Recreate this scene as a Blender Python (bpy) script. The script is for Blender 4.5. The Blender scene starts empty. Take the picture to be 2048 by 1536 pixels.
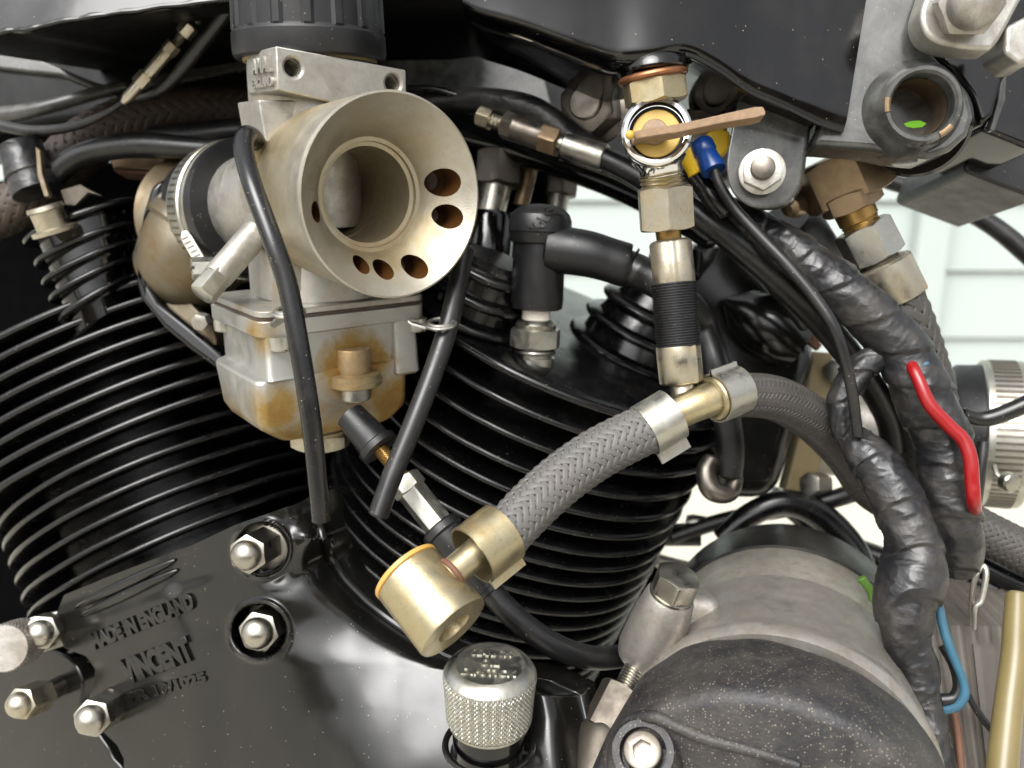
import bpy, math, random
from mathutils import Vector as V, Matrix, noise
R = math.radians
pi = math.pi
random.seed(4)
scn = bpy.context.scene
COL = scn.collection

# ---------------------------------------------------------------- camera, sky, sun, exposure
F = 1704.0                                   # focal length in photograph pixels
CAM = V((0.0, -0.30, 0.74))
PIT = R(15)
RT = V((1, 0, 0)); FW = V((0, math.cos(PIT), -math.sin(PIT))); UP = V((0, math.sin(PIT), math.cos(PIT)))
cam = bpy.data.cameras.new('camera'); co = bpy.data.objects.new('camera', cam); COL.objects.link(co)
co.location = CAM; co.rotation_euler = (R(90) - PIT, 0, 0)
cam.sensor_width = 36; cam.lens = 36 * F / 2048
cam.clip_start = 0.01; cam.clip_end = 500
cam.dof.use_dof = True; cam.dof.focus_distance = 0.272; cam.dof.aperture_fstop = 10.5
scn.camera = co

SUN_EL, SUN_AZ = R(52), R(205)               # azimuth clockwise from +Y (away from camera)
w = bpy.data.worlds.new('World'); scn.world = w; w.use_nodes = True
nt = w.node_tree; nt.nodes.clear()
sky = nt.nodes.new('ShaderNodeTexSky'); sky.sky_type = 'NISHITA'; sky.sun_disc = False
sky.sun_elevation = SUN_EL; sky.sun_rotation = SUN_AZ; sky.dust_density = 6; sky.air_density = 1.0; sky.ozone_density = 1.0
hs = nt.nodes.new('ShaderNodeHueSaturation'); hs.inputs['Saturation'].default_value = 0.12
bg = nt.nodes.new('ShaderNodeBackground'); bg.inputs['Strength'].default_value = 0.15
wo = nt.nodes.new('ShaderNodeOutputWorld')
nt.links.new(sky.outputs[0], hs.inputs['Color']); nt.links.new(hs.outputs[0], bg.inputs['Color']); nt.links.new(bg.outputs[0], wo.inputs[0])
sl = bpy.data.lights.new('sun', 'SUN'); sl.energy = 1.3; sl.angle = R(42); sl.color = (1, .985, .96)
so = bpy.data.objects.new('sun', sl); COL.objects.link(so)
sd = V((math.sin(SUN_AZ) * math.cos(SUN_EL), math.cos(SUN_AZ) * math.cos(SUN_EL), math.sin(SUN_EL)))
so.rotation_euler = sd.to_track_quat('Z', 'Y').to_euler(); so.location = (0, 0, 5)
vs = scn.view_settings; vs.view_transform = 'Standard'; vs.look = 'None'; vs.gamma = 1; vs.exposure = 1.08
scn.cycles.max_bounces = 8; scn.cycles.use_denoising = True

# ---------------------------------------------------------------- helpers
def P(x, y, d):
    return CAM + (FW + RT * ((x - 1024) / F) + UP * ((768 - y) / F)) * (d * .001)
def S(px, d): return px * d / F * .001
def D(x, y, z): return RT * x + UP * y - FW * z       # x right, y up, z toward the camera
def rayframe(x, y):
    b = -(FW + RT * ((x - 1024) / F) + UP * ((768 - y) / F)).normalized()
    r = UP.cross(b).normalized(); u = b.cross(r)
    return r, u, b
OUT = D(-.42, -.06, .905).normalized()                # outward from the engine's side
def cr(p0, p1, p2, p3, t):
    return tuple(.5 * (2 * b + (c - a) * t + (2 * a - 5 * b + 4 * c - d) * t * t + (3 * b - a - 3 * c + d) * t ** 3) for a, b, c, d in zip(p0, p1, p2, p3))
def spline(pts, n=8):
    q = [tuple(2 * a - b for a, b in zip(pts[0], pts[1]))] + list(pts) + [tuple(2 * a - b for a, b in zip(pts[-1], pts[-2]))]
    out = []
    for i in range(1, len(q) - 2):
        for k in range(n): out.append(cr(q[i - 1], q[i], q[i + 1], q[i + 2], k / n))
    out.append(tuple(pts[-1])); return out
def perp(a):
    a = a.normalized(); h = V((0, 0, 1)) if abs(a.z) < .9 else V((1, 0, 0))
    x = h.cross(a).normalized(); return x, a.cross(x)
def frames(ps):
    ts = [(ps[min(i + 1, len(ps) - 1)] - ps[max(i - 1, 0)]).normalized() for i in range(len(ps))]
    x, y = perp(ts[0]); fr = []
    for t in ts:
        x = (x - t * x.dot(t)).normalized(); fr.append((t, x, t.cross(x)))
    return fr
def rayplane(x, y, o, n):
    d = (FW + RT * ((x - 1024) / F) + UP * ((768 - y) / F)); return CAM + d * ((o - CAM).dot(n) / d.dot(n))
def depth(p): return (p - CAM).dot(FW) * 1000
def lerp(tab, x):
    if x <= tab[0][0]: return tab[0][1]
    for (a, b), (c, d) in zip(tab, tab[1:]):
        if x <= c: return b + (d - b) * (x - a) / (c - a)
    return tab[-1][1]
def sstep(a, b, x):
    t = min(1, max(0, (x - a) / (b - a))); return t * t * (3 - 2 * t)

class MB:
    def __init__(s): s.v = []; s.f = []; s.uv = {}
    def add(s, p): s.v.append(p); return len(s.v) - 1
    def grid(s, rows, cu=False, c0=False, c1=False):
        ids = [[s.add(p) for p in r] for r in rows]; n = len(rows[0])
        for a, b in zip(ids, ids[1:]):
            for j in range(n if cu else n - 1):
                k = (j + 1) % n; s.f.append((a[j], a[k], b[k], b[j]))
        if c0: s.f.append(tuple(reversed(ids[0])))
        if c1: s.f.append(tuple(ids[-1]))
        return s
    def lathe(s, o, ax, prof, n=48, c0=True, c1=True, x=None, ecc=1.0):
        """prof: (height, radius) metres along ax from o"""
        ax = ax.normalized(); X, Y = perp(ax)
        if x is not None: X = (x - ax * x.dot(ax)).normalized(); Y = ax.cross(X)
        rows = [[o + ax * h + (X * math.cos(2 * pi * i / n) + Y * (math.sin(2 * pi * i / n) * ecc)) * max(r, 1e-6) for i in range(n)] for h, r in prof]
        return s.grid(rows, True, c0, c1)
    def L(s, p0, p1, prof, n=48, c0=True, c1=True):
        """lathe between two photograph points (x,y,depth); prof (t, radius px)"""
        a, b = P(*p0), P(*p1); ln = (b - a).length; d = (p0[2] + p1[2]) / 2
        return s.lathe(a, b - a, [(t * ln, S(r, d)) for t, r in prof], n, c0, c1)
    def hexo(s, o, ax, h, r, rot=0., ch=(1, 1), x=None, sides=6):
        """hexagon nut: r across corners radius, chamfered"""
        ax = ax.normalized(); X, Y = perp(ax)
        if x is not None: X = (x - ax * x.dot(ax)).normalized(); Y = ax.cross(X)
        n = sides * 10; ap = r * math.cos(pi / sides); rc = ap * .97
        rows = [[] for _ in range(6)]
        for i in range(n):
            th = 2 * pi * i / n; loc = ((th + pi / sides) % (2 * pi / sides)) - pi / sides
            rh = ap / math.cos(loc); rh = min(rh, r * .985)
            dz = max(0, rh - rc) * .55
            dr = X * math.cos(th + rot) + Y * math.sin(th + rot)
            z0 = dz if ch[0] else 0; z1 = h - (dz if ch[1] else 0)
            for k, (rr, z) in enumerate(((rc if ch[0] else rh, 0), (rh, z0 + 1e-6), (rh, z0 + 2e-6), (rh, z1 - 2e-6), (rh, z1 - 1e-6), (rc if ch[1] else rh, h))):
                rows[k].append(o + ax * z + dr * rr)
        return s.grid([rows[0], rows[1], rows[4], rows[5]], True, True, True)
    def H(s, p0, p1, rpx, rot=0., ch=(1, 1), sides=6):
        a, b = P(*p0), P(*p1); return s.hexo(a, b - a, (b - a).length, S(rpx, (p0[2] + p1[2]) / 2), rot, ch, None, sides)
    def tube(s, pts, n=20, sub=8, cap=True, raw=False):
        """pts (x,y,depth,r px)"""
        q = spline(pts, sub) if len(pts) > 1 else pts
        ps = [P(*p[:3]) for p in q]; rs = [S(p[3], p[2]) for p in q]
        return s.tubew(ps, rs, n, cap)
    def tubew(s, ps, rs, n=16, cap=True, closed=False):
        fr = frames(ps)
        rows = [[p + (x * math.cos(2 * pi * i / n) + y * math.sin(2 * pi * i / n)) * r for i in range(n)] for p, r, (t, x, y) in zip(ps, rs, fr)]
        if cap:
            t0, t1 = fr[0][0], fr[-1][0]
            rows = [[ps[0] + (q - ps[0]) * .8 for q in rows[0]]] + [[q + t0 * rs[0] * .2 for q in rows[0]]] + rows[1:-1] + [[q - t1 * rs[-1] * .2 for q in rows[-1]]] + [[ps[-1] + (q - ps[-1]) * .8 for q in rows[-1]]]
        return s.grid(rows, True, cap, cap)
    def prism(s, front, back):
        n = len(front); a = [s.add(p) for p in front]
        b = [s.add(p + back) if isinstance(back, V) else s.add(back[i]) for i, p in enumerate(front)]
        s.f.append(tuple(a)); s.f.append(tuple(reversed(b)))
        for i in range(n):
            k = (i + 1) % n; s.f.append((a[k], a[i], b[i], b[k]))
        return s
    def PP(s, poly, d, back_mm, dirn=None):
        """prism from a photograph outline; d a depth or list, thickness to the back along dirn"""
        ds = d if isinstance(d, (list, tuple)) else [d] * len(poly)
        fr = [P(x, y, q) for (x, y), q in zip(poly, ds)]
        return s.prism(fr, (dirn or -OUT) * (back_mm * .001))
    def box(s, o, x, y, z):
        """o corner, three edge vectors"""
        c = [o, o + x, o + x + y, o + y]; return s.prism(c, z)
    def torus(s, c, ax, R_, r_, n=40, m=10, ecc=1.0, arc=(0, 2 * pi), X=None):
        ax = ax.normalized(); x, y = perp(ax)
        if X is not None: x = (X - ax * X.dot(ax)).normalized(); y = ax.cross(x)
        full = abs(arc[1] - arc[0] - 2 * pi) < 1e-6
        rows = []
        k = n if full else n + 1
        for i in range(k):
            th = arc[0] + (arc[1] - arc[0]) * i / n
            d = x * math.cos(th) + y * math.sin(th) * ecc
            rows.append([c + d * R_ + (d.normalized() * math.cos(2 * pi * j / m) + ax * math.sin(2 * pi * j / m)) * r_ for j in range(m)])
        if full: rows.append(rows[0])
        return s.grid(rows, True, not full, not full)
    def ball(s, c, r, n=12):
        return s.lathe(c - V((0, 0, r)), V((0, 0, 1)), [(r - r * math.cos(pi * i / 8), r * math.sin(pi * i / 8)) for i in range(9)], n, False, False)
    def thread(s, p0, p1, rpx, turns, depth=.14, n=28):
        a, b = P(*p0), P(*p1); d = (p0[2] + p1[2]) / 2
        return s.threadw(a, b, S(rpx, d), turns, depth, n)
    def threadw(s, a, b, r, turns, depth=.14, n=28):
        ax = (b - a); ln = ax.length; ax.normalize(); X, Y = perp(ax); m = turns * 4; rows = []
        for i in range(m + 1):
            row = []
            for j in range(n):
                t = i / m; ph = (t * turns + j / n) % 1
                rr = r * (1 - depth * abs(2 * ph - 1) * 1.0)
                th = 2 * pi * j / n
                row.append(a + ax * (t * ln) + (X * math.cos(th) + Y * math.sin(th)) * rr)
            rows.append(row)
        return s.grid(rows, True, True, True)

ORG = {}
def thing(name, label, cat, at, group=None, kind=None):
    o = bpy.data.objects.new(name, None); COL.objects.link(o); o.empty_display_size = .01
    o.location = at if isinstance(at, V) else P(*at); ORG[o.name] = V(o.location)
    o['label'] = label; o['category'] = cat
    if group: o['group'] = group
    if kind: o['kind'] = kind
    return o
def obj(name, mb, mat, parent=None, bevel=0, sm=35, label=None, kind=None, seg=2):
    org = ORG[parent.name] if parent else (mb.v[0].copy() if mb.v else V())
    me = bpy.data.meshes.new(name)
    me.from_pydata([tuple(p - org) for p in mb.v], [], mb.f)
    if mb.uv:
        l = me.uv_layers.new(name='UVMap')
        for lp in me.loops: l.data[lp.index].uv = mb.uv.get(lp.vertex_index, (0, 0))
    import bmesh
    bm = bmesh.new(); bm.from_mesh(me); bmesh.ops.recalc_face_normals(bm, faces=bm.faces); bm.to_mesh(me); bm.free()
    me.materials.append(mat)
    for p in me.polygons: p.use_smooth = True
    if not bevel: me.set_sharp_from_angle(angle=R(sm))
    o = bpy.data.objects.new(name, me); COL.objects.link(o)
    if parent: o.parent = parent
    else: o.location = org
    ORG[o.name] = org
    if bevel:
        m = o.modifiers.new('bevel', 'BEVEL'); m.width = bevel * .001; m.segments = seg; m.limit_method = 'ANGLE'; m.angle_limit = R(32); m.harden_normals = True
        me.set_sharp_from_angle(angle=R(60))
    if label: o['label'] = label
    if kind: o['kind'] = kind
    return o
from mathutils.bvhtree import BVHTree
def surf(o, x, y):
    """depth of the first surface of object o along a photograph ray"""
    me = o.data; org = ORG[o.name]
    if o.name not in surf.c: surf.c[o.name] = BVHTree.FromPolygons([v.co + org for v in me.vertices], [tuple(p.vertices) for p in me.polygons])
    d = (FW + RT * ((x - 1024) / F) + UP * ((768 - y) / F)).normalized()
    h = surf.c[o.name].ray_cast(CAM, d)
    return (depth(h[0]), h[1]) if h[0] else (300, -FW)
surf.c = {}
def single(name, mb, mat, label, cat, group=None, **k):
    o = obj(name, mb, mat, None, **k); o['label'] = label; o['category'] = cat
    if group: o['group'] = group
    return o
def cut(o, cutters, mat=None):
    """boolean holes, applied at once"""
    cm = bpy.data.meshes.new('cut'); mb = cutters
    cm.from_pydata([tuple(p - ORG[o.name]) for p in mb.v], [], mb.f)
    import bmesh
    bm = bmesh.new(); bm.from_mesh(cm); bmesh.ops.recalc_face_normals(bm, faces=bm.faces); bm.to_mesh(cm); bm.free()
    cm.materials.append(mat or o.data.materials[0])
    c = bpy.data.objects.new('cut', cm); COL.objects.link(c)
    c.parent = o.parent
    if not o.parent: c.location = o.location
    m = o.modifiers.new('b', 'BOOLEAN'); m.operation = 'DIFFERENCE'; m.solver = 'EXACT'; m.object = c; m.material_mode = 'TRANSFER'; m.use_self = True
    bpy.context.view_layer.update()
    dg = bpy.context.evaluated_depsgraph_get()
    nm = bpy.data.meshes.new_from_object(o.evaluated_get(dg)); nm.name = o.name
    o.modifiers.clear(); o.data = nm
    bpy.data.objects.remove(c)
    for p in nm.polygons: p.use_smooth = True
    nm.set_sharp_from_angle(angle=R(30))
def text(s_, name, org, du, dv, dn, mat, parent, italic=0., bevel=.02, fn=None):
    """letters standing proud: org = lower left, du full width vector, dv cap height vector, dn thickness"""
    cu = bpy.data.curves.new('t', 'FONT'); cu.body = s_; cu.size = 1; cu.extrude = .5; cu.bevel_depth = bevel; cu.bevel_resolution = 1; cu.resolution_u = 3; cu.offset = .012
    cu.shear = italic
    to = bpy.data.objects.new('t', cu); COL.objects.link(to); bpy.context.view_layer.update()
    me = bpy.data.meshes.new_from_object(to.evaluated_get(bpy.context.evaluated_depsgraph_get()))
    bpy.data.objects.remove(to)
    xs = [v.co.x for v in me.vertices]; x0, x1 = min(xs), max(xs)
    mb = MB(); mb.v = [] if fn else [org + du * ((v.co.x - x0) / (x1 - x0)) + dv * (v.co.y / .72) + dn * (v.co.z) for v in me.vertices]
    if fn: mb.v = [fn((v.co.x - x0) / (x1 - x0), v.co.y / .72, v.co.z) for v in me.vertices]
    mb.f = [tuple(p.vertices) for p in me.polygons]
    return obj(name, mb, mat, parent, sm=40, kind='stuff')

# ---------------------------------------------------------------- materials
def rgb(h):
    return tuple(((int(h[i:i + 2], 16) / 255) ** 2.2) for i in (0, 2, 4)) + (1,)
class N:
    def __init__(s, name):
        s.m = bpy.data.materials.new(name); s.m.use_nodes = True; s.t = s.m.node_tree; s.b = s.t.nodes['Principled BSDF']
        s.tc = s.t.nodes.new('ShaderNodeTexCoord')
    def n(s, typ, **k):
        q = s.t.nodes.new(typ)
        for a, b in k.items():
            if a in q.inputs: q.inputs[a].default_value = b
            else: setattr(q, a, b)
        return q
    def l(s, a, b): s.t.links.new(a, b)
    def noise(s, scale, detail=4, rough=.55, dist=0., mp=None):
        q = s.n('ShaderNodeTexNoise'); q.inputs['Scale'].default_value = scale; q.inputs['Detail'].default_value = detail; q.inputs['Roughness'].default_value = rough; q.inputs['Distortion'].default_value = dist
        s.l(mp or s.tc.outputs['Object'], q.inputs['Vector']); return q.outputs['Fac']
    def ramp(s, fac, pts):
        q = s.n('ShaderNodeValToRGB'); s.l(fac, q.inputs[0]); e = q.color_ramp.elements
        while len(e) < len(pts): e.new(.5)
        for x, (p, c) in zip(e, pts):
            x.position = p; x.color = c if isinstance(c, tuple) else (c, c, c, 1)
        return q.outputs[0]
    def mix(s, fac, a, b, mode='MIX'):
        q = s.n('ShaderNodeMix'); q.data_type = 'RGBA'; q.blend_type = mode; q.clamp_factor = True
        for v, i in ((fac, 0), (a, 6), (b, 7)):
            if hasattr(v, 'links'): s.l(v, q.inputs[i])
            else: q.inputs[i].default_value = v
        return q.outputs[2]
    def val(s, inp, v):
        if hasattr(v, 'links'): s.l(v, s.b.inputs[inp])
        else: s.b.inputs[inp].default_value = v
    def bump(s, h, strength=.2, dist=.0003, prev=None):
        q = s.n('ShaderNodeBump'); q.inputs['Strength'].default_value = strength; q.inputs['Distance'].default_value = dist; s.l(h, q.inputs['Height'])
        if prev: s.l(prev, q.inputs['Normal'])
        return q.outputs[0]
    def specks(s, scale, size, dens=.5):
        """round specks: 1 inside"""
        q = s.n('ShaderNodeTexVoronoi'); q.inputs['Scale'].default_value = scale; q.inputs['Randomness'].default_value = 1; s.l(s.tc.outputs['Object'], q.inputs['Vector'])
        a = s.ramp(q.outputs['Distance'], [(size * .6, 1.), (size, 0.)])
        b = s.n('ShaderNodeSeparateColor'); s.l(q.outputs['Color'], b.inputs[0])
        c = s.ramp(b.outputs[0], [(dens, 1.), (dens + .01, 0.)])
        return s.mix(1., a, c, 'MULTIPLY')
def metal(name, col, rough=.35, stain=None, amt=.5, sc=90, metallic=1., bump=.15, pits=0., rv=.12, grime=0.):
    k = N(name); c = rgb(col)
    base = k.mix(k.noise(sc * .35, 5), tuple(x * .72 for x in c[:3]) + (1,), tuple(min(1, x * 1.12) for x in c[:3]) + (1,))
    met = metallic
    if stain:
        f = k.ramp(k.noise(sc, 6, .62, .6), [(1 - amt - .17, 0.), (1 - amt + .17, 1.)])
        base = k.mix(f, base, rgb(stain)); met = k.ramp(f, [(0, metallic), (1, metallic * .55)])
    if grime:
        f = k.ramp(k.noise(sc * 5, 8, .75), [(.55, 0.), (.78, grime)]); base = k.mix(f, base, (.09, .065, .035, 1)); 
        f = k.ramp(k.noise(sc * .8, 4, .6), [(.45, 0.), (.75, grime * .6)]); base = k.mix(f, base, (.16, .12, .075, 1))
    if pits:
        f = k.ramp(k.noise(1300, 6, .7), [(.60, 0.), (.68, pits * 5)]); base = k.mix(f, base, (.05, .04, .03, 1))
    k.val('Base Color', base); k.val('Metallic', met)
    k.val('Roughness', k.ramp(k.noise(sc * 1.7, 5), [(.25, rough - rv), (.75, rough + rv)]))
    k.val('Normal', k.bump(k.noise(sc * 22, 3), bump, .0002))
    return k.m
def black(name, col, rough, bump=.05, bsc=250, dust=0., dcol='8a8478', rv=.06, specs=0., ssc=260, spec=.5, coat=0.):
    k = N(name); base = rgb(col)
    if dust:
        f = k.ramp(k.noise(60, 7, .7, .4), [(.5 - dust * .3, 0.), (.85, min(1, dust))]); base = k.mix(f, base, rgb(dcol))
    if specs:
        f = k.specks(ssc * 2.2, .2, specs); base = k.mix(f, base, rgb('6a6459'))
        f2 = k.specks(ssc * 4.5, .25, specs); base = k.mix(f2, base, rgb('8d8271'))
    k.val('Base Color', base); k.val('Specular IOR Level', spec)
    if coat: k.val('Coat Weight', coat); k.val('Coat Roughness', .08)
    k.val('Roughness', k.ramp(k.noise(120, 5, .6), [(.3, max(.03, rough - rv)), (.7, rough + rv)]))
    k.val('Normal', k.bump(k.noise(bsc, 4), bump, .0004))
    return k.m
M = {}
def stained(name, col, rough, spots, bands, sc=90, grime=.45, scol='7a4d14', tan='8f7748'):
    """cast metal with fuel stains round given points and below given levels (object space)"""
    k = N(name); c = rgb(col)
    base = k.mix(k.noise(sc * .6, 6), tuple(x * .74 for x in c[:3]) + (1,), tuple(min(1, x * 1.1) for x in c[:3]) + (1,))
    f = k.ramp(k.noise(420, 8, .75), [(.56, 0.), (.80, grime)]); base = k.mix(f, base, (.10, .085, .06, 1))
    wob = k.noise(sc, 6, .65, .5); wob2 = k.noise(sc * 3, 6, .7)
    tot = None
    def madd(a, b):
        q = k.n('ShaderNodeMath'); q.operation = 'MAXIMUM'; k.l(a, q.inputs[0]); k.l(b, q.inputs[1]); return q.outputs[0]
    def edge(dist, r0, r1, amt):
        q = k.n('ShaderNodeMath'); q.operation = 'MULTIPLY_ADD'; k.l(wob, q.inputs[0]); q.inputs[1].default_value = (r1 - r0) * 1.3; k.l(dist, q.inputs[2])
        m = k.n('ShaderNodeMapRange'); m.inputs[1].default_value = r0 + (r1 - r0) * .65; m.inputs[2].default_value = r1 + (r1 - r0) * .65; m.inputs[3].default_value = amt; m.inputs[4].default_value = 0; k.l(q.outputs[0], m.inputs[0]); return m.outputs[0]
    for p, r0, r1, amt in spots:
        q = k.n('ShaderNodeVectorMath'); q.operation = 'DISTANCE'; k.l(k.tc.outputs['Object'], q.inputs[0]); q.inputs[1].default_value = p
        e = edge(q.outputs['Value'], r0, r1, amt); tot = madd(tot, e) if tot else e
    for ax, z0, z1, amt in bands:
        q = k.n('ShaderNodeVectorMath'); q.operation = 'DOT_PRODUCT'; k.l(k.tc.outputs['Object'], q.inputs[0]); q.inputs[1].default_value = ax
        e = edge(q.outputs['Value'], z0, z1, amt); tot = madd(tot, e) if tot else e
    g = k.mix(k.ramp(wob2, [(.3, .55), (.7, 1.)]), (0, 0, 0, 1), tot)
    base = k.mix(k.ramp(g, [(0, 0.), (.45, 1.)]), base, rgb(tan)); base = k.mix(k.ramp(g, [(.45, 0.), (.95, 1.)]), base, rgb(scol))
    k.val('Base Color', base); k.val('Metallic', k.ramp(g, [(0, .85), (1, .45)]))
    k.val('Roughness', k.ramp(k.noise(sc * 2, 5), [(.25, rough - .09), (.75, rough + .12)]))
    k.val('Normal', k.bump(k.noise(1900, 3), .45, .0002))
    return k.m
M['alu'] = metal('cast_aluminium', 'b5b4ae', .42, '8f7a55', .38, 62, .85, .4, 0, grime=.5)
M['alu_clean'] = metal('cast_aluminium_clean', 'bdbbb3', .4, '85807a', .42, 130, .9, .5, 0, grime=.45)
M['alu_tan'] = None
M['elbow'] = metal('tan_elbow', '6f695b', .42, '57482e', .5, 70, .7, .35, 0, grime=.5)
M['alu_grey'] = metal('dull_aluminium', 'b2afaa', .42, '7d776e', .5, 110, .85, .45, .06, grime=.6)
M['drum'] = metal('rust_flecked_drum', 'bdb9ae', .45, '80673f', .33, 260, .7, .4, 0, grime=.55)
M['bowl'] = None
M['stain'] = metal('brown_stained_boss', 'a89a7a', .42, '7d5a2a', .45, 60, .75, .4, 0, grime=.5)
M['steel'] = metal('steel', 'a5a197', .33, None, 0, 120, 1., .08)
M['steel_dk'] = metal('dark_steel', '76716a', .36, '5d554b', .45, 120, 1., .12)
M['zinc'] = metal('zinc_plate', 'b5b4ac', .36, '8f8870', .36, 160, 1., .2, .1)
M['pillar'] = metal('oily_dark_steel', '5a554e', .48, '463f36', .5, 140, .9, .2)
M['nickel'] = metal('tarnished_nickel', 'b5af9f', .33, '8f8062', .42, 130, 1., .15, .12)
M['gold'] = metal('gold_zinc', 'b3a98c', .36, '8c7850', .42, 120, 1., .3, .15)
M['brass'] = metal('brass', 'a88a55', .32, '7a5c30', .45, 120, 1., .1)
M['bronze'] = metal('dull_bronze', '8d7a62', .42, '6e5a43', .45, 110, .9, .2)
M['copper'] = metal('copper', '9a6a4c', .38, '6b4732', .5, 140, 1., .1)
M['chrome'] = metal('chrome', 'd8d8d6', .09, None, 0, 100, 1., .02, rv=.04)
M['gloss'] = black('gloss_black_enamel', '0c0c0e', .11, .25, 14, .10, '56524a', .05, .012, 260)
M['fin'] = black('black_fin_enamel', '101011', .22, .1, 500, .08, '5d5950', .07, .03, 330)
M['cover'] = black('satin_black_enamel', '151514', .2, .04, 260, .08, '4a4740', .04, .008, 280)
M['frame'] = black('frame_enamel', '141518', .2, .05, 160, .75, '74746f', .07, .02, 300)
M['crinkle'] = black('crinkle_black', '222123', .55, .7, 900, .32, '6f6a60', .08, .3, 300)
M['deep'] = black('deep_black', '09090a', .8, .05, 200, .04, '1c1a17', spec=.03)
M['rubber'] = black('black_rubber', '151517', .42, .06, 500, .08, '5b5852', .08, .03, 300)
M['tubeblk'] = black('black_pvc', '121213', .27, .04, 200, .12, '57534b', .06, .03, 300)
M['tape'] = None
def tape_mat():
    k = N('pvc_tape'); base = k.mix(k.ramp(k.noise(70, 6, .65), [(.45, 0.), (.8, .5)]), rgb('1c1c1e'), rgb('5a5650'))
    k.val('Base Color', base); k.val('Roughness', k.ramp(k.noise(90, 4), [(.3, .3), (.7, .46)]))
    mp = k.n('ShaderNodeMapping'); mp.inputs['Scale'].default_value = (1, 1, 1.8); mp.inputs['Rotation'].default_value = (.4, .5, .3); k.l(k.tc.outputs['Object'], mp.inputs[0])
    v = k.n('ShaderNodeTexVoronoi'); v.feature = 'F1'; v.inputs['Scale'].default_value = 85
    d = k.n('ShaderNodeMixRGB'); d.inputs[0].default_value = .012; k.l(mp.outputs[0], d.inputs[1]); nz = k.n('ShaderNodeTexNoise'); nz.inputs['Scale'].default_value = 90; k.l(mp.outputs[0], nz.inputs['Vector']); k.l(nz.outputs['Color'], d.inputs[2])
    k.l(d.outputs[0], v.inputs['Vector'])
    b1 = k.bump(v.outputs['Distance'], .42, .002); b2 = k.bump(k.noise(380, 4, .6, 1.5), .25, .0005, b1); k.val('Normal', b2)
    return k.m
M['cable'] = black('cable_sheath', '171718', .36, .05, 300, .2, '5d5a54', .08, .03, 300)
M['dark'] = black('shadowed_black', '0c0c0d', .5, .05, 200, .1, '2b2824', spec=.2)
M['braid'] = black('cotton_braid', '535250', .5, .1, 700, .4, '5a5148', .06)
M['braid_dk'] = black('dark_braid', '3b3937', .55, .1, 700, .35, '4d453c', .06)
M['rustbraid'] = black('rusty_braid', '302a25', .6, .1, 700, .6, '4d3a28', .06)
M['recess'] = black('brown_recess', '4a3119', .4, .2, 300, .6, '2a1a0d')
def plain(name, col, rough=.5, var=.25, sc=120, bump=.1, sss=0):
    k = N(name); c = rgb(col)
    k.val('Base Color', k.mix(k.noise(sc, 5, .6), tuple(x * (1 - var) for x in c[:3]) + (1,), tuple(min(1, x * (1 + var)) for x in c[:3]) + (1,)))
    k.val('Roughness', rough); k.val('Normal', k.bump(k.noise(sc * 6, 3), bump, .0002))
    return k.m
M['cork'] = plain('yellow_cork', 'ab8b3c', .5, .15, 200)
M['lever'] = plain('tan_lever', '786149', .5, .5, 520, .3)
M['washer'] = plain('fibre_washer', 'b08847', .45, .15)
M['red'] = plain('red_sheath', '7e1418', .3, .08, 60, .02)
M['blue'] = plain('blue_sleeve', '15376f', .32, .08, 90, .02)
M['teal'] = plain('blue_wire', '315668', .45, .3, 160)
M['yellow'] = plain('yellow_sleeve', 'd2aa22', .4, .12, 100)
M['green'] = plain('green_wire', '4a6a2a', .4, .15)
M['leafgreen'] = plain('green_leaf', '4b7420', .4, .15)
M['ceramic'] = plain('white_ceramic', 'e6e0d4', .2, .05)
M['ivory'] = plain('ivory_tube', '6b6040', .32, .3, 60, .05)
M['ribrub'] = plain('dusty_ribbed_rubber', '55504a', .65, .25, 90, .3)
M['wallw'] = plain('pale_boards', '9aa3a0', .5, .03, 6, .02)
M['wallj'] = plain('pale_backing', '98a09c', .6, .05, 6, .02)
M['ground'] = plain('pale_concrete', 'aca799', .8, .12, 8, .1)
M['oily'] = plain('oily_gasket', '3d3129', .35, .3, 200, .1)
M['gask'] = plain('old_gasket', '7d6f50', .6, .35, 90, .2)
M['tape'] = tape_mat()
M['rust'] = plain('rusty_edge', '5e4030', .7, .45, 160, .4)
M['fence'] = plain('fence_wood', '6b5a48', .7, .4, 9, .2)
def dpl(px, py, ref=(500, 1250, 300)):
    f = lambda x, y: (x - 1024) / F * OUT.dot(RT) + (768 - y) / F * OUT.dot(UP) + OUT.dot(FW)
    return ref[2] * f(ref[0], ref[1]) / f(px, py)

# ================================================================ setting
mb = MB(); mb.grid([[V((x, y, 0)) for x in (-60, -8, -2, 0, 2, 8, 60)] for y in (-60, -6, -2, 0, 2, 6, 90)])
g = obj('ground', mb, M['ground'], kind='structure'); g['label'] = 'pale concrete ground behind the engine'
fw_ = thing('added_fence', 'dark wooden fence added out of view for the paint and metal to mirror', 'fence', V((0, -4.6, 0)))  # unseen fence behind the camera, added so paint and metal reflect something dark
for i in range(40):
    x0 = -4 + i * .2; h = 1.5 + .03 * noise.noise(V((i * 1.7, 0, 0)))
    mb = MB(); mb.box(V((x0, -4.6 + .01 * (i % 2), 0)), V((.19, 0, 0)), V((0, 0, h)), V((0, .02, 0))); obj('board', mb, M['fence'], fw_)
wl = thing('board_wall', 'pale wall of wide painted boards behind the engine', 'wall', V((1.5, 1.75, 0)))
for i in range(16):
    z0 = i * .16
    mb = MB(); mb.prism([V((-3, 1.7 - .006, z0)), V((3.5, 1.7 - .006, z0)), V((3.5, 1.7 + .006, z0 + .156)), V((-3, 1.7 + .006, z0 + .156))], V((0, .03, 0)))
    obj('board', mb, M['wallw'], wl)
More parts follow.
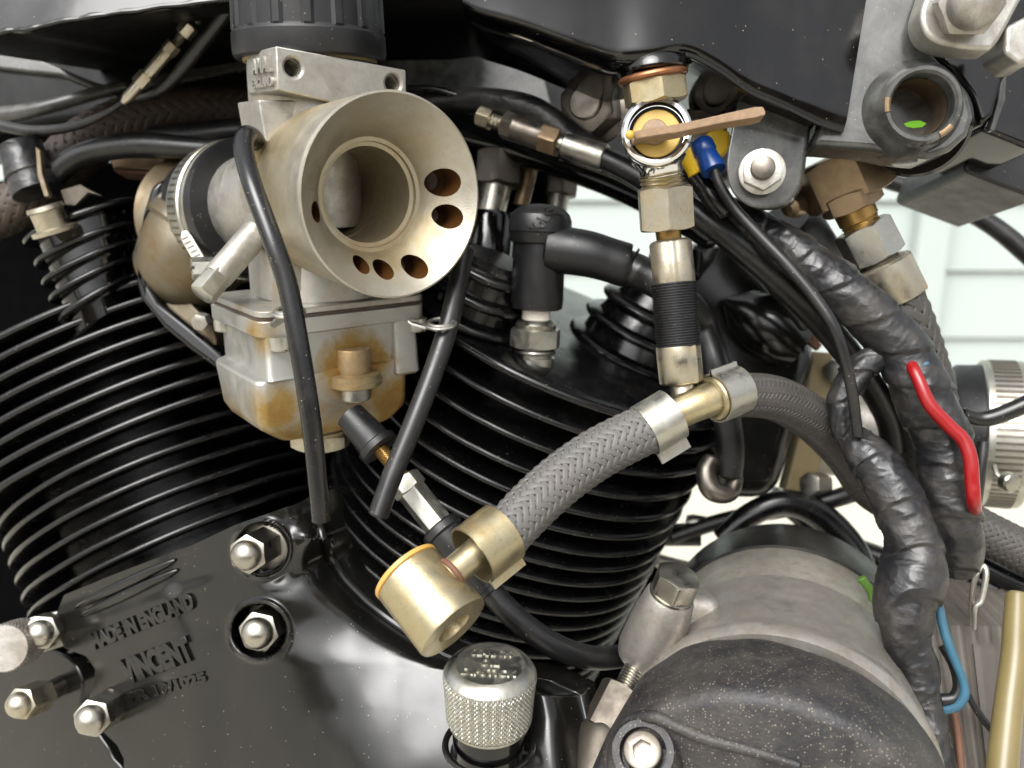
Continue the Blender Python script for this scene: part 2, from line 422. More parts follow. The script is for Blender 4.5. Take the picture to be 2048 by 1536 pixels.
mb = MB(); mb.box(V((-3, 1.735, 0)), V((6.5, 0, 0)), V((0, 0, 2.56)), V((0, .05, 0))); obj('backing', mb, M['wallj'], wl)
mb = MB(); q = P(1842, 500, 2030); mb.box(V((q.x - .05, 1.655, .0)), V((.07, 0, 0)), V((0, 0, 2.56)), V((0, .03, 0))); obj('corner_post', mb, M['wallw'], wl)

# ================================================================ carburettor
cu_ = V((0, .966, -.259)).normalized(); ca_ = V((.6, -.2, -.7746)); ca_ = (ca_ - cu_ * ca_.dot(cu_)).normalized(); cr_ = -cu_.cross(ca_)
def cw(v): return RT * v.x + UP * v.y + FW * v.z
CX, CY, CZ = cw(cr_), cw(ca_), cw(cu_)
CO = CAM + cw(V((-.0738, .0698, .308)))
def C(x, y, z): return CO + (CX * x + CY * y + CZ * z) * .001
def clathe(o, ax, prof, n=64, c0=True, c1=True, mb=None, ecc=1):
    return (mb or MB()).lathe(C(*o), ax, [(h * .001, r * .001) for h, r in prof], n, c0, c1)
def ob(x, y, z): return tuple(C(x, y, z) - CO)
M['bowl'] = stained('stained_bowl', 'b2b1ac', .42, [(ob(3.5, 25, -62), .007, .017, 1.), (ob(-26, 22, -72), .004, .012, .8), (ob(-30, 20, -46), .003, .010, .55), (ob(20, 22, -78), .006, .016, .8)], [(tuple(CZ), -.088, -.066, .75)])
M['alu_tan'] = stained('varnished_trumpet', 'aba69a', .45, [(ob(4, 44, -14), .010, .022, .75), (ob(-12, 30, -26), .006, .02, .6), (ob(20, 48, -16), .006, .018, .6)], [(tuple(CY), .030, .062, .72)], scol='7d6540', tan='948970')
carb = thing('carburettor', 'dirty cast aluminium carburettor with open bell mouth and stained float bowl', 'carburettor', C(0, 0, 0))
AX = (4.5, -1, 0)
# mixing chamber
mb = clathe((4.5, -1, -38), CZ, [(0, 24.5), (1, 25), (14, 24), (26, 22.5), (80, 22), (82.5, 21.6), (85, 21.4)])
mb.box(C(-19, -14, -38), CX * .046, CY * .031, CZ * .030)
body = obj('mixing_chamber', mb, M['alu'], carb, label='grey cast chamber streaked with tan fuel stains')
# pad with threaded holes
pad = [(-18.3, 45.6), (28.3, 41), (28.3, 22), (6, 26.8), (-1.5, 29.4), (-18.6, 32.4)]
mb = MB(); mb.prism([C(x, 24, z) for x, z in pad], CY * -.026)
ct0 = MB(); ct0.lathe(C(2, -17, 0), CY, [(0, .0151), (.060, .0151)], 64)
cut(body, ct0, M['alu_tan'])
pd = obj('mounting_pad', mb, M['alu_clean'], carb)
ct = MB()
for x, z in ((-12.9, 39.5), (23.2, 36.3)):
    ct.lathe(C(x, 10, z), CY, [(0, .0028), (.0132, .0028), (.0132, .0028), (.0142, .0034), (.016, .0036)], 24)
cut(pd, ct, M['alu_grey'])
for x, z in ((-12.9, 39.5), (23.2, 36.3)):
    mb = MB()
    for k in range(6): mb.torus(C(x, 13.2 + k * 1.6, z), CY, .0028, .00038, 20, 6)
    obj('thread', mb, M['steel'], carb, kind='stuff')
m2 = pd.modifiers.new('bevel', 'BEVEL'); m2.width = .0006; m2.segments = 2; m2.limit_method = 'ANGLE'; m2.angle_limit = R(35)
# webs below the pad
mb = MB(); mb.prism([C(-21, 13, 30), C(4, 20, 30), C(8, 19, 17), C(-19, 15, 5)], CY * -.02); obj('web', mb, M['alu_clean'], carb, bevel=.7)
# lettering on the pad's side
sd0 = C(-19.15, 9.6, 0)
text('AMAL', 'lettering', C(-19.1, 5.5, 38.3), CY * .0165, CZ * .0048 , CX * -.0014, M['alu_clean'], carb)
text('ENGLAND', 'lettering', C(-19.15, 5.0, 33.9), CY * .0170, CZ * .0030, CX * -.0012, M['alu_clean'], carb)
# cap
cap_pts = MB(); rows = []
prof = [(44.6, 21.9), (44.4, 25.2), (45.2, 26.0), (47, 26.4), (52.5, 26.3), (53.4, 25.7), (54, 25.2), (66, 24.8), (74, 24.6), (80, 24), (80.5, 5)]
n = 144
for h, r in prof:
    row = []
    for i in range(n):
        th = 2 * pi * i / n; rr = r
        if 53.5 < h < 78:
            ph = (i % 9) / 9
            rr = r + (.95 if ph < .3 else 0)
        row.append(C(4.5 + rr * math.cos(th), -1 + rr * math.sin(th), h))
    rows.append(row)
MB_ = MB().grid(rows, True, True, True)
obj('top_cap', MB_, M['rubber'], carb, label='black ribbed screw cap', sm=28)
obj('cap_seal', clathe((4.5, -1, 43.6), CZ, [(0, 21.5), (0, 23.0), (1.2, 23.2), (1.2, 21.5)]), M['gask'], carb)
# bell mouth: outer cylinder, flared inside
prof_o = [(14, 25.5), (18, 28.2), (22, 29), (40, 30.2), (58, 31.3), (59.6, 31.5), (60.2, 31.3), (60.4, 30.7), (59.8, 30.1)]
prof_i = [(57, 27.5), (54, 24.6), (51, 22.2), (48, 20.1), (46, 18.9), (44.5, 18.2), (44.3, 16.9), (43, 16.7), (42.6, 15.4), (30, 15.2), (16, 15.2), (9, 15.2)]
mb = clathe((2, 0, 0), CY, prof_o + prof_i, 96, False, False)
# close ring at the back
n = 96; nv = len(mb.v)
for j in range(n):
    k = (j + 1) % n; mb.f.append((nv - n + j, nv - n + k, k, j))
bell = obj('bell_mouth', mb, M['alu_tan'], carb, label='flared air trumpet with drilled air holes')
ct = MB()
def axhole(x, z, r, deep, tilt=0):
    c = C(x, deep, z); ax = CY + (C(2, 0, 0) - C(x, 0, z)).normalized() * tilt
    ct.lathe(c, ax, [(0, .0001), (.001, r * .0007), (.003, r * .001), (.05, r * .001)], 28)
axhole(26.2, 4.0, 4.6, 40, .12); axhole(26.6, -7.6, 4.0, 40, .1)
axhole(-6.6, -22.0, 3.0, 41, .1); axhole(1.2, -24.2, 3.3, 41, .1); axhole(12.3, -24.0, 3.9, 41, .1); axhole(-21.6, -4.2, 3.2, 42, .1)
cut(bell, ct, M['recess'])
obj('throat_ring', clathe((2, 0, 40), CY, [(0, 15.0), (5.0, 15.2), (5.6, 15.7), (5.5, 16.6), (3, 17.3)], 72, False, False), M['stain'], carb, label='tan stained ring at the throat')
# bore and throttle slide
mb = clathe((4.0, 2.5, -12.5), CZ, [(0, 13.9), (.4, 14.6), (27, 14.6)], 64)
obj('throttle_slide', mb, M['alu_clean'], carb, label='grey throttle slide part way down the bore')
mb = clathe((2, -16.5, 0), CY, [(0, 14.9), (1, 15.0)], 48, True, False); obj('bore_end', mb, M['dark'], carb)
# flange and float bowl
def rrect(x0, x1, y0, y1, r, n=5):
    o = []
    for cx, cy, a in ((x1 - r, y1 - r, 0), (x0 + r, y1 - r, 90), (x0 + r, y0 + r, 180), (x1 - r, y0 + r, 270)):
        for i in range(n + 1):
            t = R(a + 90 * i / n); o.append((cx + r * math.cos(t), cy + r * math.sin(t)))
    return o
fl = rrect(-31, 33.5, -26, 25.5, 5)
mb = MB(); mb.prism([C(x, y, -37.6) for x, y in fl], CZ * -.0022); obj('body_flange', mb, M['alu'], carb, bevel=.4)
mb = MB(); mb.prism([C(x * .992, y * .992, -39.9) for x, y in fl], CZ * -.0009); obj('gasket', mb, M['oily'], carb, label='dark gasket line between body and bowl')
fb = rrect(-31.5, 33.5, -26, 25.5, 5)
mb = MB(); mb.prism([C(x, y, -40.9) for x, y in fb], CZ * -.0058); obj('bowl_flange', mb, M['bowl'], carb, bevel=.6)
rows = []
for z, x0, x1, y0, y1, r in ((-46.2, -28.5, 26.5, -23, 23.6, 3.5), (-60.8, -28.5, 26.3, -22.5, 23.4, 3.5), (-61.6, -32.4, 26, -21, 24.2, 3.5), (-62.6, -33, 25.6, -20.5, 24.5, 3.5), (-76, -33, 25, -15, 24.2, 3.5), (-79.5, -31.5, 24.4, -12, 23.6, 3.5), (-83.6, -26, 20.5, -8, 22.3, 4), (-85, -24, 18, -6, 21, 4)):
    rows.append([C(x, y, z) for x, y in rrect(x0, x1, y0, y1, r)])
mb = MB().grid(rows, True, True, True)
obj('float_bowl', mb, M['bowl'], carb, sm=28, label='float bowl with brown varnish stains')
# screw bosses and stepped corners
for x0, x1, zb in ((-29.8, -18, -61.2), (19, 29.5, -65.8)):
    rows = [[C(x, y, z) for x, y in rrect(x0 + t, x1 - t, 6, 26.6 - s_, 2)] for z, t, s_ in ((-46.2, .6, 1.2), (-60, .2, .6), (zb, 0, 0), (zb - .9, .7, .8))]
    obj('corner_boss', MB().grid(rows, True, True, True), M['bowl'], carb, sm=40)
for x, y in ((-24.2, 25.6), (29.5, 24.2), (-28, -19)):
    mb = clathe((x, y, -51.2), CZ, [(0, 3.3), (.5, 3.9), (3.6, 4.0), (5, 3.9)], 32)
    s_ = obj('bowl_screw', mb, M['zinc'], carb)
    cb = MB(); cb.box(C(x - .5, y - 6, -52), CX * .001, CY * .012, CZ * .0018); cut(s_, cb)
# fuel boss on the bowl's front
B = (3.5, 22.6)
obj('front_boss', clathe((B[0], B[1], -63.5), CZ, [(0, 6.2), (.01, 6.4), (8.6, 6.5), (9.1, 6.2), (9.2, 5)], 40), M['stain'], carb)
obj('boss_collar', clathe((B[0], B[1], -68.3), CZ, [(0, 9.2), (.5, 10.0), (2.4, 10.2), (2.5, 9.7), (4.6, 9.6), (5, 8.6)], 48), M['stain'], carb)
obj('boss_plug', clathe((B[0], B[1], -73.6), CZ, [(0, 5.4), (.6, 6.0), (5.3, 6.4)], 40), M['zinc'], carb)
mb = MB(); mb.hexo(C(-5, 10, -93), CZ, .0056, .0118, .5, (1, 1)); obj('drain_plug', mb, M['nickel'], carb)
obj('drain_washer', clathe((-5, 10.0, -87.6), CZ, [(0, 9.6), (.2, 10), (1.2, 10), (1.4, 9.6)]), M['gask'], carb)
mb = clathe((-5, 10.0, -86.5), CZ, [(0, 9), (3, 9.3)]); obj('drain_boss', mb, M['alu'], carb)
# slanting adjuster drilling with its square-ended screw
a, b = P(508, 470, 297), P(428, 562, 286)
mb = MB(); mb.L((512, 466, 300), (433, 556, 287), [(0, 30), (.95, 28.5), (1, 27)], 40); obj('screw_boss', mb, M['alu_clean'], carb)
mb = MB(); mb.H((440, 548, 287.6), (404, 590, 283), 28, .4, (0, 1)); obj('pilot_screw', mb, M['zinc'], carb)
mb = MB(); mb.H((428, 537, 300), (383, 538, 297), 24, .2, (0, 1)); ps_ = obj('stop_screw', mb, M['zinc'], carb)
cb = MB(); q = P(388, 538, 297.5); cb.box(q + RT * -.004 - UP * .0006 - FW * .006, RT * .0055, UP * .0012, FW * .012); cut(ps_, cb)
# small nipple carrying the vent pipe
mb = MB(); mb.L((540, 330, 290), (512, 285, 277), [(0, 30), (.6, 26), (.8, 20), (1, 19)], 24); obj('vent_nipple', mb, M['alu_tan'], carb)
# wire clips under the bowl screws
for c, ax, tail in (((578, 624, 254), 1, [(548, 652, 268), (560, 640, 262), (575, 634, 257)]), ((882, 648, 282), 1, [(824, 646, 280), (845, 650, 281), (862, 653, 281)])):
    mb = MB(); p = P(*c); mb.torus(p, (CZ + CY * .12 + CX * -.1).normalized(), S(29, c[2]), .0007, 36, 8)
    mb.torus(p + CZ * .0006, (CZ + CY * .12 + CX * -.1).normalized(), S(24, c[2]), .0006, 36, 8)
    o = obj('pipe_clip', mb, M['zinc'], carb); 
    mb = MB(); mb.PP([(tail[0][0], tail[0][1]), (c[0] - 6, c[1] + 12), (c[0] - 20, c[1] + 4), (tail[0][0] - 8, tail[0][1] - 6)], [tail[0][2], c[2], c[2] + 1, tail[0][2]], .8, -UP); obj('clip_tail', mb, M['zinc'], o)
# vent pipes
pL = single('vent_pipe', MB().tube([(520, 298, 282, 17), (508, 277, 274, 19), (492, 272, 266, 20), (487, 300, 259, 20), (505, 370, 251, 20), (545, 480, 247.5, 20.5), (575, 570, 248, 20.5), (598, 690, 249, 20.5), (622, 840, 251, 20), (636, 970, 254, 19), (643, 1044, 256, 19)], 28), M['tubeblk'], 'long black vent pipe hanging in front of the float bowl', 'pipe', 'vent pipes on the carburettor')
pR = single('vent_pipe', MB().tube([(930, 500, 300, 19), (915, 570, 292, 20), (897, 650, 285, 20.5), (868, 740, 281, 21), (826, 850, 277, 21), (785, 950, 274, 21), (755, 1034, 272, 21)], 28), M['cable'], 'short dull black vent pipe slanting behind the bell mouth over the fins', 'pipe', 'vent pipes on the carburettor')

# ---------------------------------------------------------------- inlet sleeve, clip, manifold
s0, s1 = C(1, -18, -3), C(-7, -84, -14); sa = (s1 - s0).normalized(); sl_ = (s1 - s0).length
def sl_lathe(prof, n=72, c0=True, c1=True): return MB().lathe(s0, sa, [(t * .001, r * .001) for t, r in prof], n, c0, c1)
obj('spigot', sl_lathe([(0, 20.5), (33, 20.5)]), M['alu_clean'], carb)
sleeve = single('rubber_sleeve', sl_lathe([(28, 20.6), (28.2, 27.4), (30, 28), (36, 28), (36.2, 27), (62, 27), (62, 22)]), M['rubber'], 'cracked black rubber sleeve joining carburettor to inlet pipe', 'sleeve')
clip = thing('hose_clip', 'worm drive hose clip around the rubber sleeve by the carburettor', 'hose clip', s0 + sa * .04, 'worm drive hose clips')
def slotted_band(o, ax, r, wd, slots, X, tw=.0009, a0=0, a1=2 * pi, sw=.55):
    """steel band with raised slot rungs"""
    mb = MB(); n = 96
    mb.lathe(o, ax, [(0, r - tw), (0, r), (wd * .04, r + .0002), (wd * .96, r + .0002), (wd, r), (wd, r - tw)], n, False, False, X)
    st = MB(); X, Y = perp(ax) if X is None else (X, ax.cross(X))
    return mb
obj('band', MB().lathe(s0 + sa * .0375, sa, [(0, .0271), (0, .0281), (.0006, .0288), (.0105, .0288), (.0111, .0281), (.0111, .0271)], 96, False, False), M['zinc'], clip)
mb = MB(); X, Y = perp(sa)
for k in range(64):
    th = 2 * pi * k / 64; d = X * math.cos(th) + Y * math.sin(th); t = sa.cross(d)
    mb.box(s0 + sa * .040 + d * .0285 - t * .00045 , sa * .006 + t * .0007, t * .0009, d * .0006)
obj('band_slots', mb, M['steel_dk'], clip, kind='stuff')
obj('edge_band', MB().lathe(s0 + sa * .0335, sa, [(0, .0278), (.0002, .0284), (.0022, .0286), (.0026, .0279)], 96, False, False), M['steel'], clip)
mb = MB(); mb.PP([(362, 462), (374, 460), (384, 472), (412, 520), (404, 530), (388, 526), (360, 478)], 330, 3, FW); tl = obj('band_tail', mb, M['zinc'], clip, bevel=.5)
mb = MB()
for k in range(6):
    t = k / 5; x, y = 368 + 30 * t, 474 + 44 * t; mb.PP([(x - 6, y + 3), (x + 7, y - 3), (x + 8, y), (x - 5, y + 6)], 329.6, 1, FW)
obj('tail_slots', mb, M['steel_dk'], tl, kind='stuff')
man = thing('inlet_manifold', 'tan stained alloy inlet pipe bolted behind the hose clip', 'inlet pipe', s1)
obj('stub', sl_lathe([(50, 22.5), (66, 22.6), (72, 23.5), (76, 26), (80, 30)], 64), M['elbow'], man)
fe = P(372, 505, 392)
mb = MB(); mb.tube([(445, 440, 368, 112), (408, 476, 364, 112), (378, 518, 364, 104), (345, 552, 370, 84)], 40); obj('elbow', mb, M['elbow'], man, label='varnished elbow')
obj('elbow_collar', MB().L((412, 470, 364), (392, 494, 363), [(0, 112), (.1, 117), (.8, 118), (1, 112)], 56), M['elbow'], man)
for hx_, hy_ in ((408, 640),): obj('flange_bolt', MB().H((hx_, hy_, 352), (hx_ - 10, hy_ + 6, 346), 17, .3), M['alu_grey'], man)
mb = MB(); mb.PP(spline([(345, 362), (372, 372), (352, 430), (335, 500), (345, 560), (385, 610), (425, 655), (430, 696), (380, 650), (322, 602), (293, 552), (286, 500), (304, 430), (330, 372)], 4), 356, 9, FW); obj('flange', mb, M['elbow'], man, bevel=1.5, seg=3)
mb = MB(); mb.L((328, 402, 352), (362, 372, 346), [(0, 16), (.7, 15), (1, 8)], 20); obj('flange_stud', mb, M['nickel'], man)
# ================================================================ front cylinder
FN = (RT * .415 + UP - FW * .39).normalized()
FC = P(1000, 976, 430)
eb = rayframe(1000, 976)[2]
FMJ = RT - FN * RT.dot(FN); FMJ.normalize(); FT = FMJ.cross(FN)
if FT.dot(eb) < 0: FT = -FT
def fc(x, t, z): return FC + (FMJ * x + FT * t + FN * z) * .001
front = thing('engine_cylinder', 'black finned cylinder in the middle behind the braided fuel hose', 'cylinder', FC, 'finned engine cylinders')
def fin(parent, c, X, Y, Z, rx, ry, th, p, mat, inner=.5, nn=120, warp=None, name='fin'):
    """one cooling fin with a rounded rim, radii in mm, superellipse exponent p"""
    prof = [(inner, -th * .5 - .6), (.9, -th * .42), (1 - th * .5 / rx, -th * .5), (1 - th * .14 / rx, -th * .35), (1, 0), (1 - th * .14 / rx, th * .35), (1 - th * .5 / rx, th * .5), (.9, th * .42), (inner, th * .5 + .6)]
    rows = []
    for f, z in prof:
        row = []
        for i in range(nn):
            a = 2 * pi * i / nn; cx, cy = math.cos(a), math.sin(a)
            s_ = (abs(cx) ** p + abs(cy) ** p) ** (-1 / p)
            x, y = cx * s_ * rx * f, cy * s_ * ry * f
            row.append(c + (X * x + Y * y + Z * (z + (warp(a, f) if warp else 0))) * .001)
        rows.append(row)
    mb = MB().grid(rows, True, True, True)
    return obj(name, mb, mat, parent, sm=60)
zs = [-72, -64, -56, -48, -40, -32, -24, -16, -8, 0, 8, 16, 24, 33, 42.5, 53, 64.5, 76.2]
for i, z in enumerate(zs):
    fin(front, fc(0, 0, z), FMJ, FT, FN, 84.9, 84.9, 2.7 if z > 28 else 2.2, 2.0, M['fin'], .6)
obj('barrel', MB().lathe(fc(0, 0, -80), FN, [(0, .060), (.166, .060)], 64), M['fin'], front)
mb = MB().lathe(fc(0, 0, 86), FN, [(0, .0835), (.0006, .0844), (.0018, .0849), (.003, .0844), (.0036, .083), (.0040, .079), (.0046, .03)], 120); obj('head_plate', mb, M['fin'], front, sm=50)
HP = fc(0, 0, 90)
# stepped rocker tower on the head
def nvec(p, h): return p + FN * (h * .001)
tw0 = rayplane(1274, 704, HP, FN)
tower = thing('rocker_tower', 'black stepped round tower with ring fins half hidden by the ribbed sleeve', 'rocker housing', tw0)
obj('tower_core', MB().lathe(tw0, FN, [(-.004, .030), (.010, .0275), (.012, .0265), (.021, .0225), (.033, .017), (.05, .0115), (.056, .0085)], 64), M['fin'], tower)
def rings(t, o, tab):
    for h, r in tab:
        obj('ring_fin', MB().lathe(nvec(o, h), FN, [(-.0026, r * .0006), (-.0020, r * .00093), (-.0012, r * .00098), (0, r * .001), (.0012, r * .00098), (.0020, r * .00093), (.0036, r * .0006)], 80), M['fin'], t, sm=60)
rings(tower, tw0, ((1, 35), (12, 31.5), (22.5, 27), (34, 21), (45, 14)))
tb0 = rayplane(948, 640, HP, FN)
tower2 = thing('rocker_tower', 'dark round ringed tower under the wide hexagon bolt behind the bell mouth', 'rocker housing', tb0)
obj('tower_core', MB().lathe(tb0, FN, [(-.004, .019), (.026, .0165), (.028, .014)], 56), M['fin'], tower2)
rings(tower2, tb0, ((2, 25), (12, 22.5), (22, 20.5)))

# spark plug
pl0 = rayplane(1069, 716, HP, FN); PD = depth(pl0)
pax = (FN * .55 + UP * .5 + RT * -.16).normalized()
plug = thing('spark_plug', 'zinc plated spark plug screwed into the black cylinder head', 'spark plug', pl0)
k = PD / F * .001
obj('shell', MB().lathe(pl0 - pax * .004, pax, [(0, 38 * k), (12 * k, 40 * k), (22 * k, 40 * k), (24 * k, 34 * k), (40 * k, 34 * k)], 40), M['zinc'], plug)
obj('gasket_ring', MB().torus(pl0 + pax * (14 * k), pax, 37 * k, 5 * k), M['steel'], plug)
obj('hexagon', MB().hexo(pl0 + pax * (22 * k), pax, 38 * k, 54 * k, .35), M['zinc'], plug)
obj('collar', MB().lathe(pl0 + pax * (60 * k), pax, [(0, 40 * k), (8 * k, 41 * k), (14 * k, 36 * k), (18 * k, 30 * k)], 40), M['steel'], plug)
obj('insulator', MB().lathe(pl0 + pax * (70 * k), pax, [(0, 29 * k), (60 * k, 27 * k)], 32), M['ceramic'], plug)
cap = thing('plug_cap', 'black rubber elbow cap pushed on the spark plug', 'plug cap', pl0 + pax * .02)
c0 = pl0 + pax * (98 * k)
obj('skirt', MB().lathe(c0, pax, [(0, 45 * k), (3 * k, 50 * k), (20 * k, 52 * k), (148 * k, 50 * k)], 48), M['rubber'], cap)
c1 = c0 + pax * (128 * k)
cd = (pax * .75 + UP * .2 + FW * -.25).normalized()
dome_ = obj('dome', MB().lathe(c1, pax, [(0, 50 * k), (3 * k, 56 * k), (22 * k, 60 * k), (24 * k, 62 * k), (44 * k, 61 * k), (57 * k, 56 * k), (68 * k, 44 * k), (74 * k, 27 * k), (76 * k, 8 * k), (76.3 * k, .0)], 64, True, False), M['rubber'], cap, sm=25)
obj('elbow', MB().tube([(1092, 496, PD - 12, 47), (1130, 501, PD - 13, 47), (1175, 508, PD - 14, 46), (1215, 519, PD - 14, 44), (1250, 530, PD - 14, 44), (1254, 531, PD - 14, 40)], 36), M['rubber'], cap)
tx, ty = (FMJ * .55 + FT * -.6).normalized(), None
topc = c1 + pax * (67 * k)
tu = (RT * .74 + UP * .52 - FW * -.25); tu = (tu - pax * tu.dot(pax)).normalized(); tv = pax.cross(tu)
def domefn(u, v, w_):
    x, y = 1080 + 34 * u - 24 * v, 464 - 46 * u - 8 * v
    d = surf(dome_, x, y)[0] if depth(P(x, y, 1)) else 0
    return P(x, y, (d if 300 != d else PD) - .8 * (w_ + .5))
text('K·LG', 'lettering', None, V(), V(), V(), M['cable'], cap, bevel=.01, fn=domefn)
single('ignition_lead', MB().tube([(1235, 526, PD - 14, 33), (1280, 545, PD - 16, 34), (1340, 580, PD - 20, 34), (1395, 640, 352, 32), (1430, 730, 350, 30), (1452, 830, 352, 28), (1462, 900, 353, 26), (1460, 955, 354, 24)], 28), M['cable'], 'black ignition lead running from the plug cap behind the tap pipe', 'lead')
lg = thing('lead_guide', 'dark metal hook holding the ignition lead beside the fins', 'hook', (1450, 950, 356))
mb = MB(); mb.tube([(1425, 915, 356, 17), (1412, 945, 354, 20), (1425, 980, 352, 22), (1460, 985, 352, 18), (1476, 950, 354, 12)], 20); obj('hook_wire', mb, M['steel_dk'], lg)
mb = MB(); mb.L((1425, 925, 356), (1425, 912, 355), [(0, 17), (.7, 15), (1, 6)], 20); obj('tip', mb, M['steel'], lg)

# ================================================================ rear cylinder
RN = (RT * -.482 + UP + FW * .192).normalized()
RC = P(344, 947, 430)
eb2 = rayframe(344, 947)[2]
RMJ = RT - RN * RT.dot(RN); RMJ.normalize(); RTd = RMJ.cross(RN)
if RTd.dot(eb2) < 0: RTd = -RTd
def rc(x, t, z): return RC + (RMJ * x + RTd * t + RN * z) * .001
rear = thing('engine_cylinder', 'black finned cylinder leaning back beside the carburettor', 'cylinder', RC, 'finned engine cylinders')
zr = [-63, -54.6, -46.3, -37.9, -29.6, -21.2, -12.6, -4.2, 4.2, 12.6, 21, 29.4, 37.8, 46.2, 54.6, 63, 71.4]
for i, z in enumerate(zr):
    fin(rear, rc(0, 0, z - 4.2), RMJ, RTd, RN, 79.2 + (14 if z > 10 else 0), 79.2, 2.7 if z < 10 else 3.1, 2.0 if z < 10 else 2.2, M['fin'], .55)
for z in (79, 88): fin(rear, rc(-44, -14, z - 4.2), RMJ, RTd, RN, 48, 60, 2.7, 2.2, M['fin'], .5)
obj('barrel', MB().lathe(rc(0, 0, -70), RN, [(0, .056), (.138, .056)], 64), M['fin'], rear)
# neck with small fins over the rear head
nk0 = P(222, 650, 382); nk1 = P(160, 420, 374); nax = (nk1 - nk0).normalized()
neck = thing('rocker_neck', 'black round neck with thin fins rising above the rear cylinder', 'rocker housing', nk0)
neck_rows = []
for (x0, y0), (x1, y1) in (((54, 492), (292, 402)), ((76, 536), (284, 448)), ((90, 574), (282, 484)), ((104, 606), (278, 518)), ((122, 646), (280, 552))):
    d = 376; a, b = P(x0, y0, d), P(x1, y1, d + 8)
    X = (b - a).normalized(); Y = (eb2 - X * eb2.dot(X)); Y = (Y - nax * Y.dot(nax) * .4).normalized(); Z = X.cross(Y)
    if Z.dot(RN) < 0: Z = -Z
    for sc_, zo in ((.80, -2.2), (.74, 0), (.80, 2.2)):
        neck_rows.append([(a + b) / 2 + (X * (math.cos(t) * (b - a).length * 500 * sc_) + Y * (math.sin(t) * 22 * sc_) + Z * zo) * .001 for t in [2 * pi * q / 64 for q in range(64)]])
    fin(neck, (a + b) / 2, X, Y, Z, (b - a).length * 500, 22, 2.6, 2.3, M['fin'], .3, 90, name='neck_fin')
neck_rows += [[p - (neck_rows[0][0] - neck_rows[-1][0]).normalized() * -.0 + nax * -.012 for p in neck_rows[-1]]]
obj('neck_core', MB().grid(neck_rows, True, True, True), M['gloss'], neck)
obj('neck_nut', MB().L((112, 465, 356), (88, 412, 352), [(0, 44), (.15, 44), (.2, 32), (.8, 32), (.85, 36), (1, 34)], 32), M['nickel'], neck)
# dark casting between the head fins and the inlet flange
mb = MB(); mb.PP([(270, 560), (283, 430), (300, 372), (330, 352), (318, 400), (300, 440), (284, 500), (290, 552), (318, 602), (380, 652), (425, 690), (470, 730), (440, 745), (385, 705), (325, 655), (280, 600)], 350, 60, FW)
single('inlet_port', mb, M['gloss'], 'black cast inlet port wall beside the neck fins', 'casting', bevel=5, seg=3)
# block of the engine behind
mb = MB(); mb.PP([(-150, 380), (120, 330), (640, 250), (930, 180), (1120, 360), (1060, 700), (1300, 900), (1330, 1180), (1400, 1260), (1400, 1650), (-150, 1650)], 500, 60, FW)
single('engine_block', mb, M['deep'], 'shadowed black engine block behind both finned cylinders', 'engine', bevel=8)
# ================================================================ timing cover
XR = [(985, 640), (1020, 648), (1060, 650), (1110, 668), (1160, 700), (1205, 745), (1240, 792), (1280, 850), (1310, 900), (1335, 960), (1348, 1040), (1362, 1110), (1390, 1165), (1440, 1176), (1600, 1190)]
XL = [(985, 632), (1005, 600), (1050, 470), (1090, 385), (1110, 330), (1150, 225), (1190, 128), (1240, 108), (1296, 128), (1312, 172), (1338, 190), (1366, 188), (1395, 178), (1430, 186), (1465, 208), (1490, 234), (1518, 248), (1570, 246)]
def coverd(x, y):
    d = dpl(x, y)
    # the body swells towards the front of the engine and rolls under the oil cap
    d += 12 * sstep(700, 1000, x) + 34 * sstep(520, 800, x) * (1 - min(1, max(0, (y - 1120) / 430))) ** 1.15
    d += 10 * sstep(80, 0, math.hypot(x - 650 - max(0, (y - 1060)) * .78, 0)) * sstep(1050, 1130, y) * sstep(1400, 1300, y) * 0
    # rim towards the cylinder mouth
    e = lerp(XR, y) - x
    d += 9 * sstep(130, 0, e) ** 2 * sstep(1380, 1300, y) + 16 * sstep(110, 0, e) ** 2 * sstep(1320, 1390, y)
    # cast lug and its ridge
    q = math.hypot((x - 622) / 34, (y - 1072) / 30); d -= 9 * math.exp(-q * q)
    q = abs((x - 600) * .82 + (y - 1120) * .57) / 20; t = (y - 1075) / 110
    if 0 < t < 1: d -= 5 * math.exp(-q * q) * (1 - t)
    # valley left of the lug
    q = math.hypot((x - 565) / 42, (y - 1140) / 34); d += 4 * math.exp(-q * q)
    # lower step of the lettered pad
    d += 3.2 * sstep(330, 372, x - (y - 1200) * .25) * sstep(1330, 1230, y) * .6
    d -= 1.4 * sstep(470, 380, x) * sstep(1180, 1215, y + (x - 300) * .35)
    # soft casting unevenness
    d += .25 * noise.noise(V((x * .012, y * .012, 3)))
    return d
HOLES = [(519, 1262, 53, 15), (524, 1098, 50, 10)]
def coverp(x, y, lift=0):
    d = coverd(x, y)
    for i, (hx, hy, hr, hd) in enumerate(HOLES):
        r = math.hypot(x - hx, y - hy)
        d += hd * sstep(hr + 1.5, hr - 1.5, r)
        d -= 1.6 * math.exp(-((r - hr - 7) / 5) ** 2)
    return P(x, y, d - lift)
rows = []; m = 270
for j in range(192):
    y = 986 + j * 3.0
    a, b = lerp(XL, y), lerp(XR, y)
    row = [coverp(a + (b - a) * i / m, y) for i in range(m + 1)]
    bk = -OUT * .012
    rows.append([row[0] + bk] + row + [row[-1] + bk])
tc = thing('timing_cover', 'satin black engine side cover with raised cast lettering', 'engine cover', P(500, 1250, 300))
mb = MB().grid(rows); obj('cover', mb, M['cover'], tc, sm=70)
mb = MB(); mb.tubew([coverp(x, y, 1.0) for y, x in [(y, lerp(XR, y) - 9) for y in range(1040, 1332, 9)]], [.0016] * 33, 10); obj('mouth_bead', mb, M['cover'], tc)
